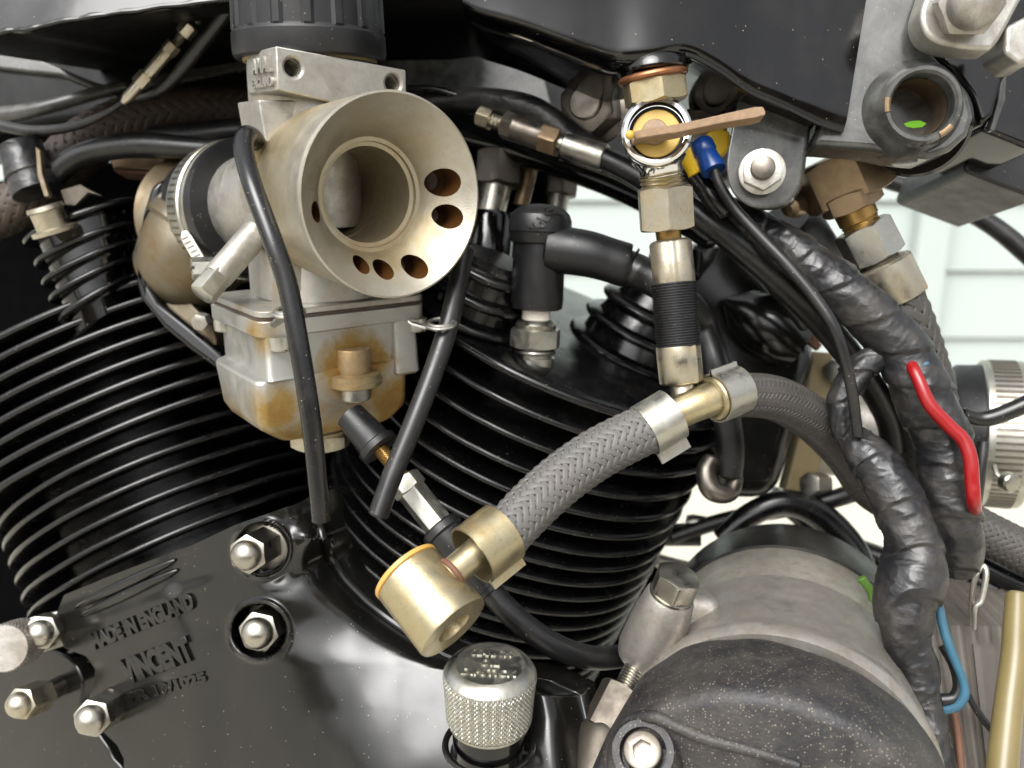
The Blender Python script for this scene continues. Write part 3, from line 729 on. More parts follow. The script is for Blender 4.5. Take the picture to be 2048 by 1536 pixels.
mb = MB(); mb.tubew([coverp(lerp(XR, y) - 2, y, -5) + RT * .0012 for y in range(1040, 1332, 9)], [.0017] * 33, 10); obj('joint_bead', mb, M['gloss'], tc)
def ctext(s_, base0, base1, up, lift, th):
    def fn(u, v, w_):
        x = base0[0] + (base1[0] - base0[0]) * u + up[0] * v; y = base0[1] + (base1[1] - base0[1]) * u + up[1] * v
        return P(x, y, coverd(x, y) + .5 - (w_ + .5) * th * 1000)
    return text(s_, 'lettering', None, V(), V(), V(), M['cover'], tc, bevel=.06, fn=fn)
ctext('MADE IN ENGLAND', (186, 1299), (390, 1214), (-11, -28), .5, .0020)
ctext('VINCENT', (252, 1367), (388, 1316), (-18, -42), .5, .0020)
ctext('PR 19/1025', (258, 1405), (414, 1362), (-7, -18), .0, .0014)
# ribs cast above the lettering
for (xa, ya), (xb, yb) in (((160, 1232), (355, 1140)), ((150, 1215), (350, 1120))):
    ps = [coverp(xa + (xb - xa) * t / 14, ya + (yb - ya) * t / 14, .6) for t in range(15)]
    mb = MB(); mb.tubew(ps, [.0005 + .0016 * math.sin(pi * min(1, max(0, t / 14))) ** .5 for t in range(15)], 12); obj('rib', mb, M['cover'], tc)
# domed nuts
def domenut(base, tip, rpx, name, parent, washer=True, mat='steel', rot=.2, dome=.62):
    a, b = P(*base), P(*tip); ax = b - a; ln = ax.length; ax.normalize(); d = (base[2] + tip[2]) / 2; r = S(rpx, d)
    o = obj(name, MB().hexo(a, ax, ln * .62, r, rot, (0, 1)), M[mat], parent)
    rd = r * .76; h = ln * .3
    obj('dome', MB().lathe(a + ax * ln * .55, ax, [(0, rd), (h * .35, rd)] + [(h * .35 + rd * .85 * math.sin(R(t)), rd * math.cos(R(t))) for t in range(10, 91, 10)], 32), M[mat], o)
    if washer: obj('washer', MB().lathe(a - ax * .0010, ax, [(0, r * 1.28), (.0012, r * 1.28), (.0015, r * 1.2), (.0015, r * .6)], 40), M[mat], o)
    return o
def onout(x, y, h, ref): return (x, y, ref)
d1 = coverd(519, 1262) + 15
domenut((541, 1248, d1 - 1), (500, 1276, d1 - 20), 42, 'domed_nut', tc, rot=.35)
d1 = coverd(520, 1095) + 9
domenut((531, 1090, d1 - 1), (470, 1122, d1 - 26), 40, 'domed_nut', tc, rot=.1)
d1 = coverd(230, 1420)
domenut((226, 1410, d1 + 2), (154, 1456, d1 - 28), 38, 'domed_nut', tc, washer=False, rot=.3)
obj('nut_base', MB().L((246, 1400, d1 + 6), (224, 1412, d1), [(0, 34), (1, 34)], 32), M['steel_dk'], tc)
# smaller round cover in the lower corner
def cover2d(x, y): return dpl(x, y) + 7
pc = thing('round_cover', 'satin black round side cover lying lower in the corner', 'engine cover', P(60, 1450, 350))
ed = [(-60, 1290), (0, 1300), (70, 1296), (120, 1306), (150, 1330), (164, 1362), (162, 1400), (158, 1430), (160, 1446), (186, 1458), (205, 1480), (222, 1510), (228, 1560), (-60, 1560)]
edq = [(x, y) for x, y in spline(ed, 5)]
mb = MB(); mb.prism([P(x, y, cover2d(x, y)) for x, y in edq], -OUT * .02); obj('plate', mb, M['cover'], pc, bevel=1.2, seg=3)
d1 = cover2d(90, 1392)
a, b = P(140, 1362, d1 + 1), P(62, 1402, d1 - 20)
o = obj('spacer_stud', MB().lathe(a, b - a, [(0, S(20, d1)), ((b - a).length, S(20, d1))], 24), M['steel_dk'], pc)
domenut((86, 1390, d1 - 13), (10, 1420, d1 - 34), 33, 'domed_nut', pc, washer=False, mat='nickel', rot=.5)
# bracket with a nut and a knurled thumb screw
br = thing('cover_bracket', 'small steel clamp bracket with domed nut and knurled knob', 'bracket', P(90, 1262, 350))
d2 = dpl(90, 1262) - 2
mb = MB(); mb.PP([(56, 1236), (118, 1222), (140, 1240), (142, 1270), (136, 1290), (70, 1310), (60, 1300), (46, 1260)], d2, 3, -OUT); obj('bracket_plate', mb, M['zinc'], br, bevel=.6)
domenut((104, 1256, d2), (66, 1272, d2 - 19), 35, 'domed_nut', br, washer=False, rot=.4)
def knurled(o, ax, r0, prof, n, m, amp, twist):
    """profile (h, r) resampled m rows with diamond knurling"""
    X, Y = perp(ax); rows = []
    for j in range(m + 1):
        h = prof[0][0] + (prof[-1][0] - prof[0][0]) * j / m; r = lerp(prof, h); row = []
        for i in range(n):
            u = i / n; v = j / m
            k1 = abs(((u * twist + v * twist * .16) % 1) * 2 - 1); k2 = abs(((u * twist - v * twist * .16) % 1) * 2 - 1)
            e = min(k1, k2); rr = r - amp * max(0, 1 - e * 2.2)
            row.append(o + ax * h + (X * math.cos(2 * pi * u) + Y * math.sin(2 * pi * u)) * rr)
        rows.append(row)
    return rows
a, b = P(48, 1282, d2 - 5), P(8, 1297, d2 - 20); ax = (b - a).normalized(); ln = (b - a).length; r = S(46, d2)
rows = knurled(a, ax, r, [(0, r * .96), (ln * .1, r), (ln * .9, r), (ln, r * .95)], 210, 24, .0004, 42)
obj('knob', MB().grid(rows, True, True, True), M['alu_grey'], br, sm=20)

# ================================================================ oil cap
WZ = V((0, 0, 1))
oc = thing('oil_dipstick', 'knurled metal oil dipstick cap with stamped lettering', 'oil cap', P(992, 1490, 268))
d0 = 262
top = P(980, 1326, d0); ax = (WZ + RT * .02 - FW * .04).normalized(); s1_ = S(1, d0)
def oz(h): return top + ax * (h * s1_)
prof = [(-132, 84), (-126, 88), (-60, 92), (-30, 95), (-22, 94)]
rows = knurled(top, ax, 0, [(h * s1_, r * s1_) for h, r in prof], 420, 70, .00042, 64)
rows += [[oz(h) + (p - top - ax * (p - top).dot(ax)).normalized() * (r * s1_) for p in rows[-1]] for h, r in ((-19, 92), (-8, 84), (-2, 74), (0, 69), (-.4, 67), (-1, 40))]
obj('knob', MB().grid(rows, True, True, True), M['zinc'], oc, sm=24)
obj('lower_rim', MB().lathe(oz(-140), ax, [(0, 78 * s1_), (2 * s1_, 83 * s1_), (9 * s1_, 85 * s1_)], 64), M['zinc'], oc)
obj('neck', MB().lathe(oz(-215), ax, [(0, 80 * s1_), (6 * s1_, 74 * s1_), (78 * s1_, 76 * s1_)], 64), M['gloss'], oc)
hx = (RT * 1 + (-FW) * .06).normalized(); hx = (hx - ax * hx.dot(ax)).normalized(); hy = ax.cross(hx)
for s_, cx, cy, wd, ht in (('GEARBOX', 0, 34, 84, 20), ('OIL', 0, 2, 40, 20), ('DIPSTICK', 0, -30, 108, 20)):
    text(s_, 'lettering', top + hx * ((cx - wd / 2) * s1_) + hy * (cy * s1_) - hy * (10 * s1_), hx * (wd * s1_), hy * (ht * s1_), ax * .0007, M['zinc'], oc, italic=.1, bevel=.012)
# collar where the cap enters the cover
obj('seat_ring', MB().torus(oz(-196) , ax, 90 * s1_, 7 * s1_, 60, 10), M['cover'], tc)

# ================================================================ petrol tap
tap = thing('petrol_tap', 'chromed petrol tap with yellow face and flat tan lever', 'tap', (1315, 268, 272))
obj('tank_boss', MB().L((1302, 34, 286), (1305, 132, 274), [(0, 20), (.1, 44), (.25, 54), (.5, 57), (.8, 60), (1, 66)], 48), M['cover'], tap)
obj('boss_flange', MB().L((1304, 118, 273), (1306, 148, 273.6), [(0, 60), (.3, 68), (.8, 71), (1, 66)], 48), M['gloss'], tap)
obj('copper_washer', MB().torus(P(1306, 154, 273), P(1312, 200, 274.4) - P(1306, 154, 273), S(63, 273), S(7.5, 270), 48, 10), M['copper'], tap)
obj('hex_nut', MB().H((1307, 160, 273), (1313, 208, 274.2), 66, .45, (1, 1)), M['gold'], tap)
t0 = P(1313, 268, 270); tax = (-FW + RT * -.16 + UP * .02).normalized()
kk = 270 / F * .001
obj('tap_body', MB().lathe(t0 - tax * (66 * kk), tax, [(0, 50 * kk), (4 * kk, 60 * kk), (20 * kk, 66 * kk), (58 * kk, 67 * kk), (80 * kk, 70 * kk), (88 * kk, 69 * kk), (92 * kk, 64 * kk), (90 * kk, 57 * kk), (70 * kk, 56 * kk), (62 * kk, 20 * kk)], 72), M['chrome'], tap)
obj('tap_stem', MB().L((1311, 205, 276), (1316, 226, 279), [(0, 44), (1, 46)], 40), M['chrome'], tap)
obj('tap_neck', MB().L((1318, 318, 277), (1323, 352, 279), [(0, 54), (.4, 44), (.8, 42), (1, 42)], 48), M['chrome'], tap)
mb = MB().lathe(t0 - tax * (2 * kk), tax, [(0, 49 * kk), (5 * kk, 48.5 * kk), (7 * kk, 46 * kk), (7.2 * kk, 10 * kk)], 56); fc_ = obj('cork_face', mb, M['cork'], tap, label='worn yellow face of the tap')
obj('spindle', MB().lathe(t0 + tax * (0 * kk) + RT * -.0006, tax, [(0, 25 * kk), (18 * kk, 25 * kk), (20 * kk, 23 * kk)], 36), M['lever'], tap)
f0 = t0 + tax * (19 * kk)
def tp(x, y, d): return P(x, y, d)
# lever: a flat tan blade seen nearly edge on
obj('dark_ring', MB().torus(t0 - tax * (1 * kk), tax, 52 * kk, 6 * kk, 48, 8), M['dark'], tap)  # dark ring filling the recess round the yellow face
z0, z1 = 263, 242
pts = [(1266, 262, z0), (1300, 256, z0 - 1), (1350, 248, z0 - 5), (1400, 238, z0 - 10), (1460, 224, z0 - 16), (1510, 213, z1), (1527, 213, z1 - 1), (1531, 222, z1 - 1)]
low = [(1531, 230, z1 - 1), (1510, 234, z1), (1460, 243, z0 - 16), (1400, 255, z0 - 10), (1350, 266, z0 - 5), (1300, 274, z0 - 1), (1269, 279, z0)]
obj('lever', MB().prism([P(*q) for q in pts + low], (FW * .006 - UP * .0004)), M['lever'], tap, bevel=.35)
obj('pin', MB().ball(P(1260, 270, 262), 9 * kk), M['cork'], tap)
obj('tap_thread', MB().thread((1322, 346, 278.5), (1327, 380, 280), 45, 4, .12, 36), M['gold'], tap)
# ---------------------------------------------------------------- braided hoses
def braid(path, n, pitch_px, mat, name, parent, sub=10, amp=.05, lift=.02, cw_=.95, fibre=3):
    q = spline(path, sub)
    # resample evenly
    ps = [P(*p[:3]) for p in q]; rs = [S(p[3], p[2]) for p in q]
    L_ = [0]
    for a, b in zip(ps, ps[1:]): L_.append(L_[-1] + (b - a).length)
    fr = frames(ps); tot = L_[-1]; pitch = S(pitch_px, path[0][2])
    step = pitch / n / 2.0; m = int(tot / step)
    def at(s):
        k = min(max(0, __import__('bisect').bisect(L_, s) - 1), len(L_) - 2); t = (s - L_[k]) / max(1e-9, L_[k + 1] - L_[k])
        x = fr[k][1].lerp(fr[k + 1][1], t); y = fr[k][2].lerp(fr[k + 1][2], t)
        return ps[k].lerp(ps[k + 1], t), x, y, rs[k] * (1 - t) + rs[k + 1] * t
    A = [at(min(tot, i * step)) for i in range(m + 1)]
    core = MB().tubew([a[0] for a in A[::4]] + [A[-1][0]], [a[3] * .93 for a in A[::4]] + [A[-1][3] * .93], 24)
    co_ = obj(name, core, mat[1], parent)
    mb = MB(); wd = pi / n * cw_ * .97
    for sg in (1, -1):
        for i in range(n):
            rows = []
            jit = random.uniform(-.05, .05)
            for kx, (c, x, y, r) in enumerate(A):
                s = kx * step
                th = 2 * pi * (i + jit) / n + sg * 2 * pi * s / pitch
                # crossings: index along this strand
                qx = 2 * n * s / pitch
                ph = ((2 * i + sg * qx if sg > 0 else 2 * i - qx) + .5 * 0)
                v = math.sin(2 * pi * (ph - .5) / 4 + pi / 4)
                h = max(-1, min(1, v * 1.8)) * sg
                row = []
                for u in range(-4, 5):
                    t2 = th + u / 4 * wd
                    e = abs(u) / 4
                    rr = r * (1 + amp * h * .5 + lift * (1 - e ** 5) + (.006 if u % 2 == 0 else -.006) - (.03 if abs(u) == 4 else 0))
                    row.append(c + (x * math.cos(t2) + y * math.sin(t2)) * rr)
                rows.append(row)
            mb.grid(rows)
    obj('braid', mb, mat[0], co_, kind='stuff', sm=60)
    return co_
fh = thing('fuel_pipe', 'tee fuel pipe with grey braided hose below the petrol tap', 'fuel pipe', (1335, 460, 278))
obj('union_nut', MB().H((1329, 374, 279), (1334, 460, 282), 60, .6), M['nickel'], fh)
obj('spigot', MB().L((1335, 455, 282), (1341, 500, 283), [(0, 25), (1, 25)], 28), M['brass'], fh)
def crimped(p0, p1, r, mat, name, parent, ribs=2, n=60, a0=.5):
    a, b = P(*p0), P(*p1); ax = (b - a); ln = ax.length; ax.normalize(); X, Y = perp(ax); d = (p0[2] + p1[2]) / 2; rr = S(r, d); rows = []
    if X.dot(-FW) < 0: X = -X; Y = -Y
    for t, f in ((0, .55), (.0, .8), (.03, .93), (.08, 1), (.95, 1), (1, .98), (1, .7)):
        row = []
        for i in range(n):
            th = 2 * pi * i / n; b_ = 0
            for q in range(ribs):
                dd = (th - a0 - 2 * pi * q / ribs + pi) % (2 * pi) - pi
                b_ += .10 * math.exp(-(dd / .11) ** 2) - .05 * math.exp(-(dd / .3) ** 2)
            row.append(a + ax * (ln * t) + (X * math.cos(th) + Y * math.sin(th)) * rr * (f + b_))
        rows.append(row)
    return obj(name, MB().grid(rows, True, True, True), mat, parent, sm=40)
crimped((1340, 480, 283), (1349, 570, 284), 42, M['nickel'], 'ferrule', fh, 2, a0=.15)
rows = []; a, b = P(1347, 566, 284), P(1358, 694, 285); ax = (b - a); ln = ax.length; ax.normalize(); X, Y = perp(ax)
for i in range(121):
    t = i / 120; r = S(43.5 + 1.6 * (1 if (i % 5) in (1, 2, 3) else -.6) , 284)
    rows.append([a + ax * (ln * t) + (X * math.cos(2 * pi * j / 40) + Y * math.sin(2 * pi * j / 40)) * r for j in range(40)])
obj('ribbed_sleeve', MB().grid(rows, True, True, True), M['rubber'], fh, sm=25)
crimped((1364, 768, 286), (1356, 690, 285), 44, M['nickel'], 'ferrule', fh, 3, a0=.6)
obj('stem', MB().L((1364, 760, 286), (1369, 815, 284), [(0, 25), (1, 25)], 28), M['nickel'], fh)
obj('tee_joint', MB().tube([(1310, 850, 281, 31), (1350, 828, 281, 33), (1400, 806, 282, 34), (1446, 790, 284, 34)], 32), M['gold'], fh, label='rust spotted tee joint')
obj('solder', MB().torus(P(1369, 800, 283), UP + RT * -.1, S(25, 283), S(6, 283), 30, 8), M['rust'], fh)
def split_clip(p0, p1, r, mat, parent, X=None, ear=26, name='crimp_clip', gap=.1, a0=0.):
    """sheet clip rolled round the hose with a pinched ear"""
    a, b = P(*p0), P(*p1); ax = b - a; ln = ax.length; ax.normalize(); d = (p0[2] + p1[2]) / 2; rr = S(r, d); e = S(ear, d)
    x = (X - ax * X.dot(ax)).normalized(); y = ax.cross(x); n = 56; sec = []
    for i in range(n + 1):
        th = .09 + (2 * pi - .18) * i / n; sec.append((rr * math.cos(th), rr * math.sin(th)))
    sec = [(rr + e, .0004)] + [(rr + e * .3, .0006)] + sec + [(rr + e * .3, -.0006), (rr + e, -.0004)]
    tk = .0007; rows = []
    for t, o in ((0, 0), (0, tk), (1, tk), (1, 0)):
        rows.append([a + ax * (ln * t) + x * u * (1 + o / rr) + y * v * (1 + o / rr) for u, v in sec])
    rows.append(rows[0])
    return obj(name, MB().grid(rows), mat, parent, sm=40)
split_clip((1288, 862, 279), (1345, 828, 281), 50, M['zinc'], fh, RT * .3 - UP * 1, 20)
split_clip((1478, 778, 288), (1428, 797, 283), 46, M['zinc'], fh, RT * .25 + UP * 1, 8, a0=.2)
obj('seal_rim', MB().torus(P(1427, 797, 283), P(1478, 778, 288) - P(1428, 797, 283), S(38, 283), S(7, 283), 40, 8), M['gold'], fh)
braid([(1330, 842, 280, 47), (1262, 872, 278, 48.5), (1190, 910, 275, 49.5), (1120, 960, 270, 50), (1060, 1015, 264, 50), (1002, 1078, 257, 49)], 16, 300, (M['braid'], M['rustbraid']), 'hose', fh, amp=.075, cw_=.94)
braid([(1450, 795, 286, 42), (1500, 790, 292, 43), (1560, 800, 300, 44), (1625, 838, 312, 44), (1690, 900, 326, 44), (1740, 970, 338, 43), (1800, 1010, 348, 42)], 20, 230, (M['braid_dk'], M['rustbraid']), 'hose', fh, amp=.03, lift=.015)
split_clip((1006, 1064, 258), (944, 1112, 252), 60, M['gold'], fh, RT * .6 - UP * .75 , 14)
obj('banjo_neck', MB().L((958, 1100, 252), (898, 1152, 247), [(0, 30), (1, 31)], 28), M['gold'], fh)
a, b = P(818, 1150, 252), P(908, 1256, 243); ax = (b - a).normalized(); ln = (b - a).length
mb = MB().lathe(a, ax, [(0, S(72, 250)), (.0004, S(75, 250)), (ln - .0008, S(81, 245)), (ln, S(79, 245)), (ln, S(38, 245)), (ln - .001, S(35, 245)), (ln * .4, S(34, 245))], 72)
obj('banjo', mb, M['gold'], fh, label='gold plated banjo ring')
obj('banjo_washer', MB().lathe(a - ax * .0018, ax, [(0, S(70, 252)), (.0003, S(75, 252)), (.0015, S(75, 252)), (.0018, S(72, 252))], 64), M['washer'], fh)
obj('bore', MB().lathe(b + ax * .00008, ax, [(-.004, S(33, 245)), (-.003, S(10, 245))], 40), M['brass'], fh)
obj('weld', MB().torus(P(905, 1146, 247), P(958, 1100, 252) - P(898, 1152, 247), S(30, 247), S(6, 247), 32, 8), M['rust'], fh)

# ================================================================ cable adjuster under the carburettor
ca = thing('cable_adjuster', 'brass threaded cable adjuster with zinc hexagon and rubber boots', 'cable adjuster', P(800, 960, 296))
obj('upper_boot', MB().L((700, 830, 302), (762, 900, 298), [(0, 30), (.8, 36), (.84, 42), (.97, 42), (1, 34)], 40), M['rubber'], ca)
obj('threaded_rod', MB().thread((750, 885, 298), (822, 975, 295), 16.5, 26, .16, 24), M['brass'], ca)
obj('lock_nut', MB().H((805, 958, 296), (824, 982, 295), 36, .3), M['zinc'], ca)
obj('hex_barrel', MB().H((820, 978, 295), (890, 1066, 291), 31, .5, (0, 0)), M['zinc'], ca)
obj('boot_ring', MB().L((878, 1052, 292), (892, 1069, 291), [(0, 38), (.2, 43), (.8, 43), (1, 38)], 40), M['rubber'], ca)
obj('lower_boot', MB().L((889, 1065, 291), (970, 1166, 288), [(0, 38), (.75, 36), (1, 30)], 40), M['rubber'], ca)
obj('end_collar', MB().L((955, 1150, 289), (985, 1183, 288), [(0, 32), (.7, 31), (.75, 34), (.95, 34), (1, 26)], 36), M['rubber'], ca)
obj('cable', MB().tube([(968, 1168, 288, 25), (1010, 1215, 287, 25), (1060, 1260, 288, 25), (1120, 1297, 291, 25), (1180, 1315, 298, 24), (1240, 1312, 308, 23), (1290, 1290, 318, 22)], 24), M['cable'], ca)
# ================================================================ tank, frame and what hangs from it
tank = thing('fuel_tank', 'gloss black fuel tank with a rough lower seam above the carburettor', 'fuel tank', P(700, -60, 360))
# side panel at the rear, over the seam
def sheet(top, bot, d, nx=60, ny=14, bulge=8, roll=10):
    rows = []
    for j in range(ny + 1):
        t = j / ny; row = []
        for i in range(nx + 1):
            u = i / nx; x0 = lerp([(k / (len(top) - 1), p[0]) for k, p in enumerate(top)], u); y0 = lerp([(k / (len(top) - 1), p[1]) for k, p in enumerate(top)], u)
            x1 = lerp([(k / (len(bot) - 1), p[0]) for k, p in enumerate(bot)], u); y1 = lerp([(k / (len(bot) - 1), p[1]) for k, p in enumerate(bot)], u)
            dd = d(u, t) if callable(d) else d
            row.append(P(x0 + (x1 - x0) * t, y0 + (y1 - y0) * t, dd))
        rows.append(row)
    return MB().grid(rows)
seam = spline([(-120, 84), (-40, 76), (20, 60), (60, 57), (110, 44), (170, 34), (260, 20), (360, 8), (470, -6), (700, -30), (950, -50)], 6)
obj('side_panel', sheet([(-200, -400), (950, -400)], seam, lambda u, t: 345 - 50 * t + 20 * t * t - 10 * u, 100, 20), M['gloss'], tank)
lipw = [P(x, y + 2 + 3 * noise.noise(V((x * .02, 0, 1))), 316 - 10 * i / len(seam)) for i, (x, y) in enumerate(seam)]
mb = MB(); mb.tubew(lipw, [.0012 + .0005 * noise.noise(V((i * .4, 2, 0))) for i in range(len(lipw))], 10); obj('seam_bead', mb, M['gloss'], tank)
und = [[P(x, y + 8, 317 - 10 * i / len(seam)) for i, (x, y) in enumerate(seam)], [P(x, y + 8, 317) + V((0, .17, .004)) for x, y in seam]]
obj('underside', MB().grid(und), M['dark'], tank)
# front part of the tank's underside, dark above the tap
lowe = spline([(925, 10, 290), (960, 28, 288), (1040, 52, 284), (1130, 86, 277), (1190, 108, 270), (1240, 122, 265), (1300, 118, 263), (1370, 106, 265), (1440, 140, 269), (1500, 182, 273), (1570, 212, 276), (1640, 246, 279), (1690, 262, 281)], 5)
rows = []
for j in range(-3, 18):
    row = []
    for x, y, d in lowe:
        t = max(0, j) / 17; yy = y + (-110 - y) * t; xx = x + (60 if x > 1600 else 0) * t
        p = P(xx, yy, d + 3.5 * math.sin(t * 2.2) - 10 * t)
        if j < 0: p = P(x, y, d) + (FW * (-j * .022) + V((0, 0, -j * .003)))
        elif j == 0: p = p + FW * .0016
        row.append(p)
    rows.append(row)
obj('front_panel', MB().grid(rows), M['gloss'], tank, sm=60)
mb = MB(); mb.tubew([P(x, y + 3, d - .4) for x, y, d in lowe[35:56]], [.0009] * 21, 10); obj('weld_bead', mb, M['gloss'], tank)
# frame spine behind
sp = thing('frame_beam', 'black upper frame beam in deep shade under the tank', 'frame', P(700, 160, 420))
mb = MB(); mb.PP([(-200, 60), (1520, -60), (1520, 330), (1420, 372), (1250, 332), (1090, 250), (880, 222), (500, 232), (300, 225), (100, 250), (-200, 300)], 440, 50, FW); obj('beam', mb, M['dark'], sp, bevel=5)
mb = MB(); mb.PP([(700, 120), (900, 118), (1062, 98), (1078, 112), (1108, 230), (1090, 236), (900, 226), (820, 190), (720, 180)], 425, 6, FW); obj('gusset', mb, M['frame'], sp, bevel=.8)
mb = MB(); mb.PP([(300, 150), (500, 118), (700, 130), (700, 150), (500, 135), (305, 172)], 432, 4, FW); obj('edge_strip', mb, M['frame'], sp, bevel=.8)
mb = MB(); mb.PP([(-60, 90), (60, 110), (180, 160), (250, 180), (262, 190), (240, 200), (120, 150), (-60, 130)], 400, 8, FW); obj('brace', mb, M['frame'], sp, bevel=1.2)
mb = MB(); mb.tube([(-60, 232, 400, 16), (20, 228, 398, 16), (90, 215, 396, 14), (180, 190, 396, 13), (255, 172, 398, 12)], 16); obj('brace_rod', mb, M['frame'], sp)
# lower diagonal rail of the frame under the cables
mb = MB(); mb.tube([(820, 240, 400, 34), (960, 270, 392, 36), (1100, 310, 382, 38), (1230, 356, 372, 40), (1340, 410, 362, 40), (1440, 470, 355, 38)], 28); obj('rail', mb, M['gloss'], sp)

# cylinder head bolts seen under the rail
for (x, y0, y1, d, r, lb) in ((995, 306, 372, 392, 50, 'wide'), (1122, 356, 392, 400, 34, 'narrow')):
    hb = thing('head_bolt', 'wide hexagon head bolt on a bright sleeve beside the bell mouth' if lb == 'wide' else 'narrow head bolt in front of the bright gap above the plug cap', 'bolt', (x, y1, d), 'cylinder head bolts')
    obj('bolt_head', MB().H((x + 4, y0, d), (x, y1, d), r, .5), M['steel_dk'], hb)
    obj('sleeve', MB().L((x - 4, y1, d), (x - 18, y1 + (60 if r > 40 else 80), d), [(0, r * .62), (1, r * .62)], 28), M['steel'], hb)
    obj('bolt_seat', MB().L((x - 16, y1 + (55 if r > 40 else 75), d), (x - 22, y1 + (140 if r > 40 else 120), d), [(0, r * .9), (.1, r * 1.0), (1, r * 1.0)], 32), M['gloss'], hb)
single('head_stud', MB().L((1060, 335, 396), (1042, 410, 398), [(0, 14), (.1, 16), (1, 16)], 20), M['bronze'], 'tan stud standing beside the wide hexagon bolt', 'stud')
# frame nuts
def stud_nut(name, label, cat, c, d, rhex, rst, ln, mat, bolt, group=None, washer=0, rot=.3, ax=OUT):
    t = thing(name, label, cat, (c[0], c[1], d), group); o = P(c[0], c[1], d); k = d / F * .001
    if washer: obj('washer', MB().lathe(o - ax * (ln * k * 1.06), ax, [(0, washer * k), (6 * k, washer * k), (8 * k, (washer - 3) * k)], 48), mat, t)
    obj('nut', MB().hexo(o - ax * (ln * k), ax, ln * k, rhex * k, rot), mat, t)
    obj('bolt_end', MB().lathe(o - ax * (4 * k), ax, [(0, rst * k), (10 * k, rst * k), (13 * k, rst * .9 * k), (14 * k, rst * .5 * k)], 36), bolt, t)
    return t
stud_nut('frame_nut', 'big hexagon nut with turned bolt end beside the petrol tap', 'nut', (1172, 206), 330, 62, 34, 62, M['steel_dk'], M['steel_dk'], 'frame nuts', 72, .2)
stud_nut('frame_nut', 'hexagon nut half hidden behind the petrol tap lever', 'nut', (1392, 262), 322, 48, 26, 30, M['steel_dk'], M['steel_dk'], 'frame nuts', 56, .5)

# cables under the tank
cj = thing('cable_joint', 'screwed metal cable joint above the plug cap leading into black cable', 'cable joint', (1080, 260, 330))
A_ = lambda t: (958 + 252 * t, 232 + 84 * t, 342 - 16 * t)
obj('end_hex', MB().H(A_(0), A_(.1), 22, .3), M['nickel'], cj)
obj('thread', MB().thread(A_(.06), A_(.26), 16, 7, .2, 24), M['nickel'], cj)
obj('hex_nut', MB().H(A_(.2), A_(.29), 29, .2), M['steel_dk'], cj)
obj('barrel', MB().L(A_(.28), A_(.52), [(0, 27), (1, 27)], 32), M['steel_dk'], cj)
obj('hex_cap', MB().H(A_(.5), A_(.64), 31, .5), M['bronze'], cj)
obj('plug', MB().L(A_(.62), A_(.7), [(0, 17), (1, 17)], 28), M['zinc'], cj)
obj('ferrule', MB().L(A_(.68), A_(1.0), [(0, 22), (.03, 26), (.97, 27), (1, 25), (1, 20)], 36), M['zinc'], cj)
obj('cable', MB().tube([(*A_(.97), 22), (1260, 342, 322, 23), (1330, 385, 316, 24), (1400, 432, 312, 25), (1480, 492, 312, 27), (1560, 560, 316, 28), (1640, 640, 322, 28), (1720, 740, 330, 27), (1775, 830, 338, 26), (1790, 900, 344, 26)], 24), M['cable'], cj)
single('taped_cable', MB().tube([(840, 205, 360, 24), (920, 200, 350, 25), (1000, 205, 342, 27), (1070, 222, 335, 27), (1130, 262, 332, 25), (1200, 310, 332, 25), (1290, 362, 330, 25), (1370, 410, 328, 24), (1450, 470, 328, 22), (1530, 540, 332, 22), (1620, 650, 338, 22)], 24), M['tape'], 'black tape wrapped cable arching over the metal cable joint', 'cable')
single('thin_cable', MB().tube([(815, 178, 350, 8), (870, 180, 348, 8), (930, 196, 346, 8)], 12), M['tubeblk'], 'thin black cable coming out behind the bell mouth', 'cable')
# rear throttle cable adjuster
ta = thing('throttle_adjuster', 'corroded metal throttle cable adjuster under the tank seam', 'cable adjuster', (330, 110, 350))
B_ = lambda t: (246 + 184 * t, 206 - 210 * t, 352 - 8 * t)
obj('tip', MB().L(B_(0), B_(.2), [(0, 5), (.25, 11), (1, 12)], 20), M['nickel'], ta)
obj('lower_hex', MB().H(B_(.17), B_(.27), 17, .3), M['nickel'], ta)
obj('sleeve', MB().L(B_(.26), B_(.5), [(0, 12), (1, 13)], 24), M['nickel'], ta)
obj('mid_hex', MB().H(B_(.48), B_(.56), 16, .1), M['nickel'], ta)
obj('thread', MB().thread(B_(.55), B_(.67), 10, 7, .2, 18), M['steel_dk'], ta)
obj('upper_hex', MB().H(B_(.65), B_(.74), 17, .4), M['nickel'], ta)
obj('upper_sleeve', MB().L(B_(.78), B_(1.15), [(0, 10), (1, 12)], 20), M['nickel'], ta)
obj('cable', MB().tube([(*B_(.04), 5), (215, 224, 354, 7), (150, 252, 360, 9), (60, 262, 366, 11), (-40, 240, 372, 12)], 12), M['cable'], ta)
single('choke_cable', MB().tube([(500, -60, 330, 13), (455, 20, 336, 13), (400, 92, 344, 13), (345, 160, 352, 12), (305, 188, 358, 11), (270, 196, 366, 10)], 16), M['cable'], 'plain black cable running beside the corroded adjuster', 'cable')
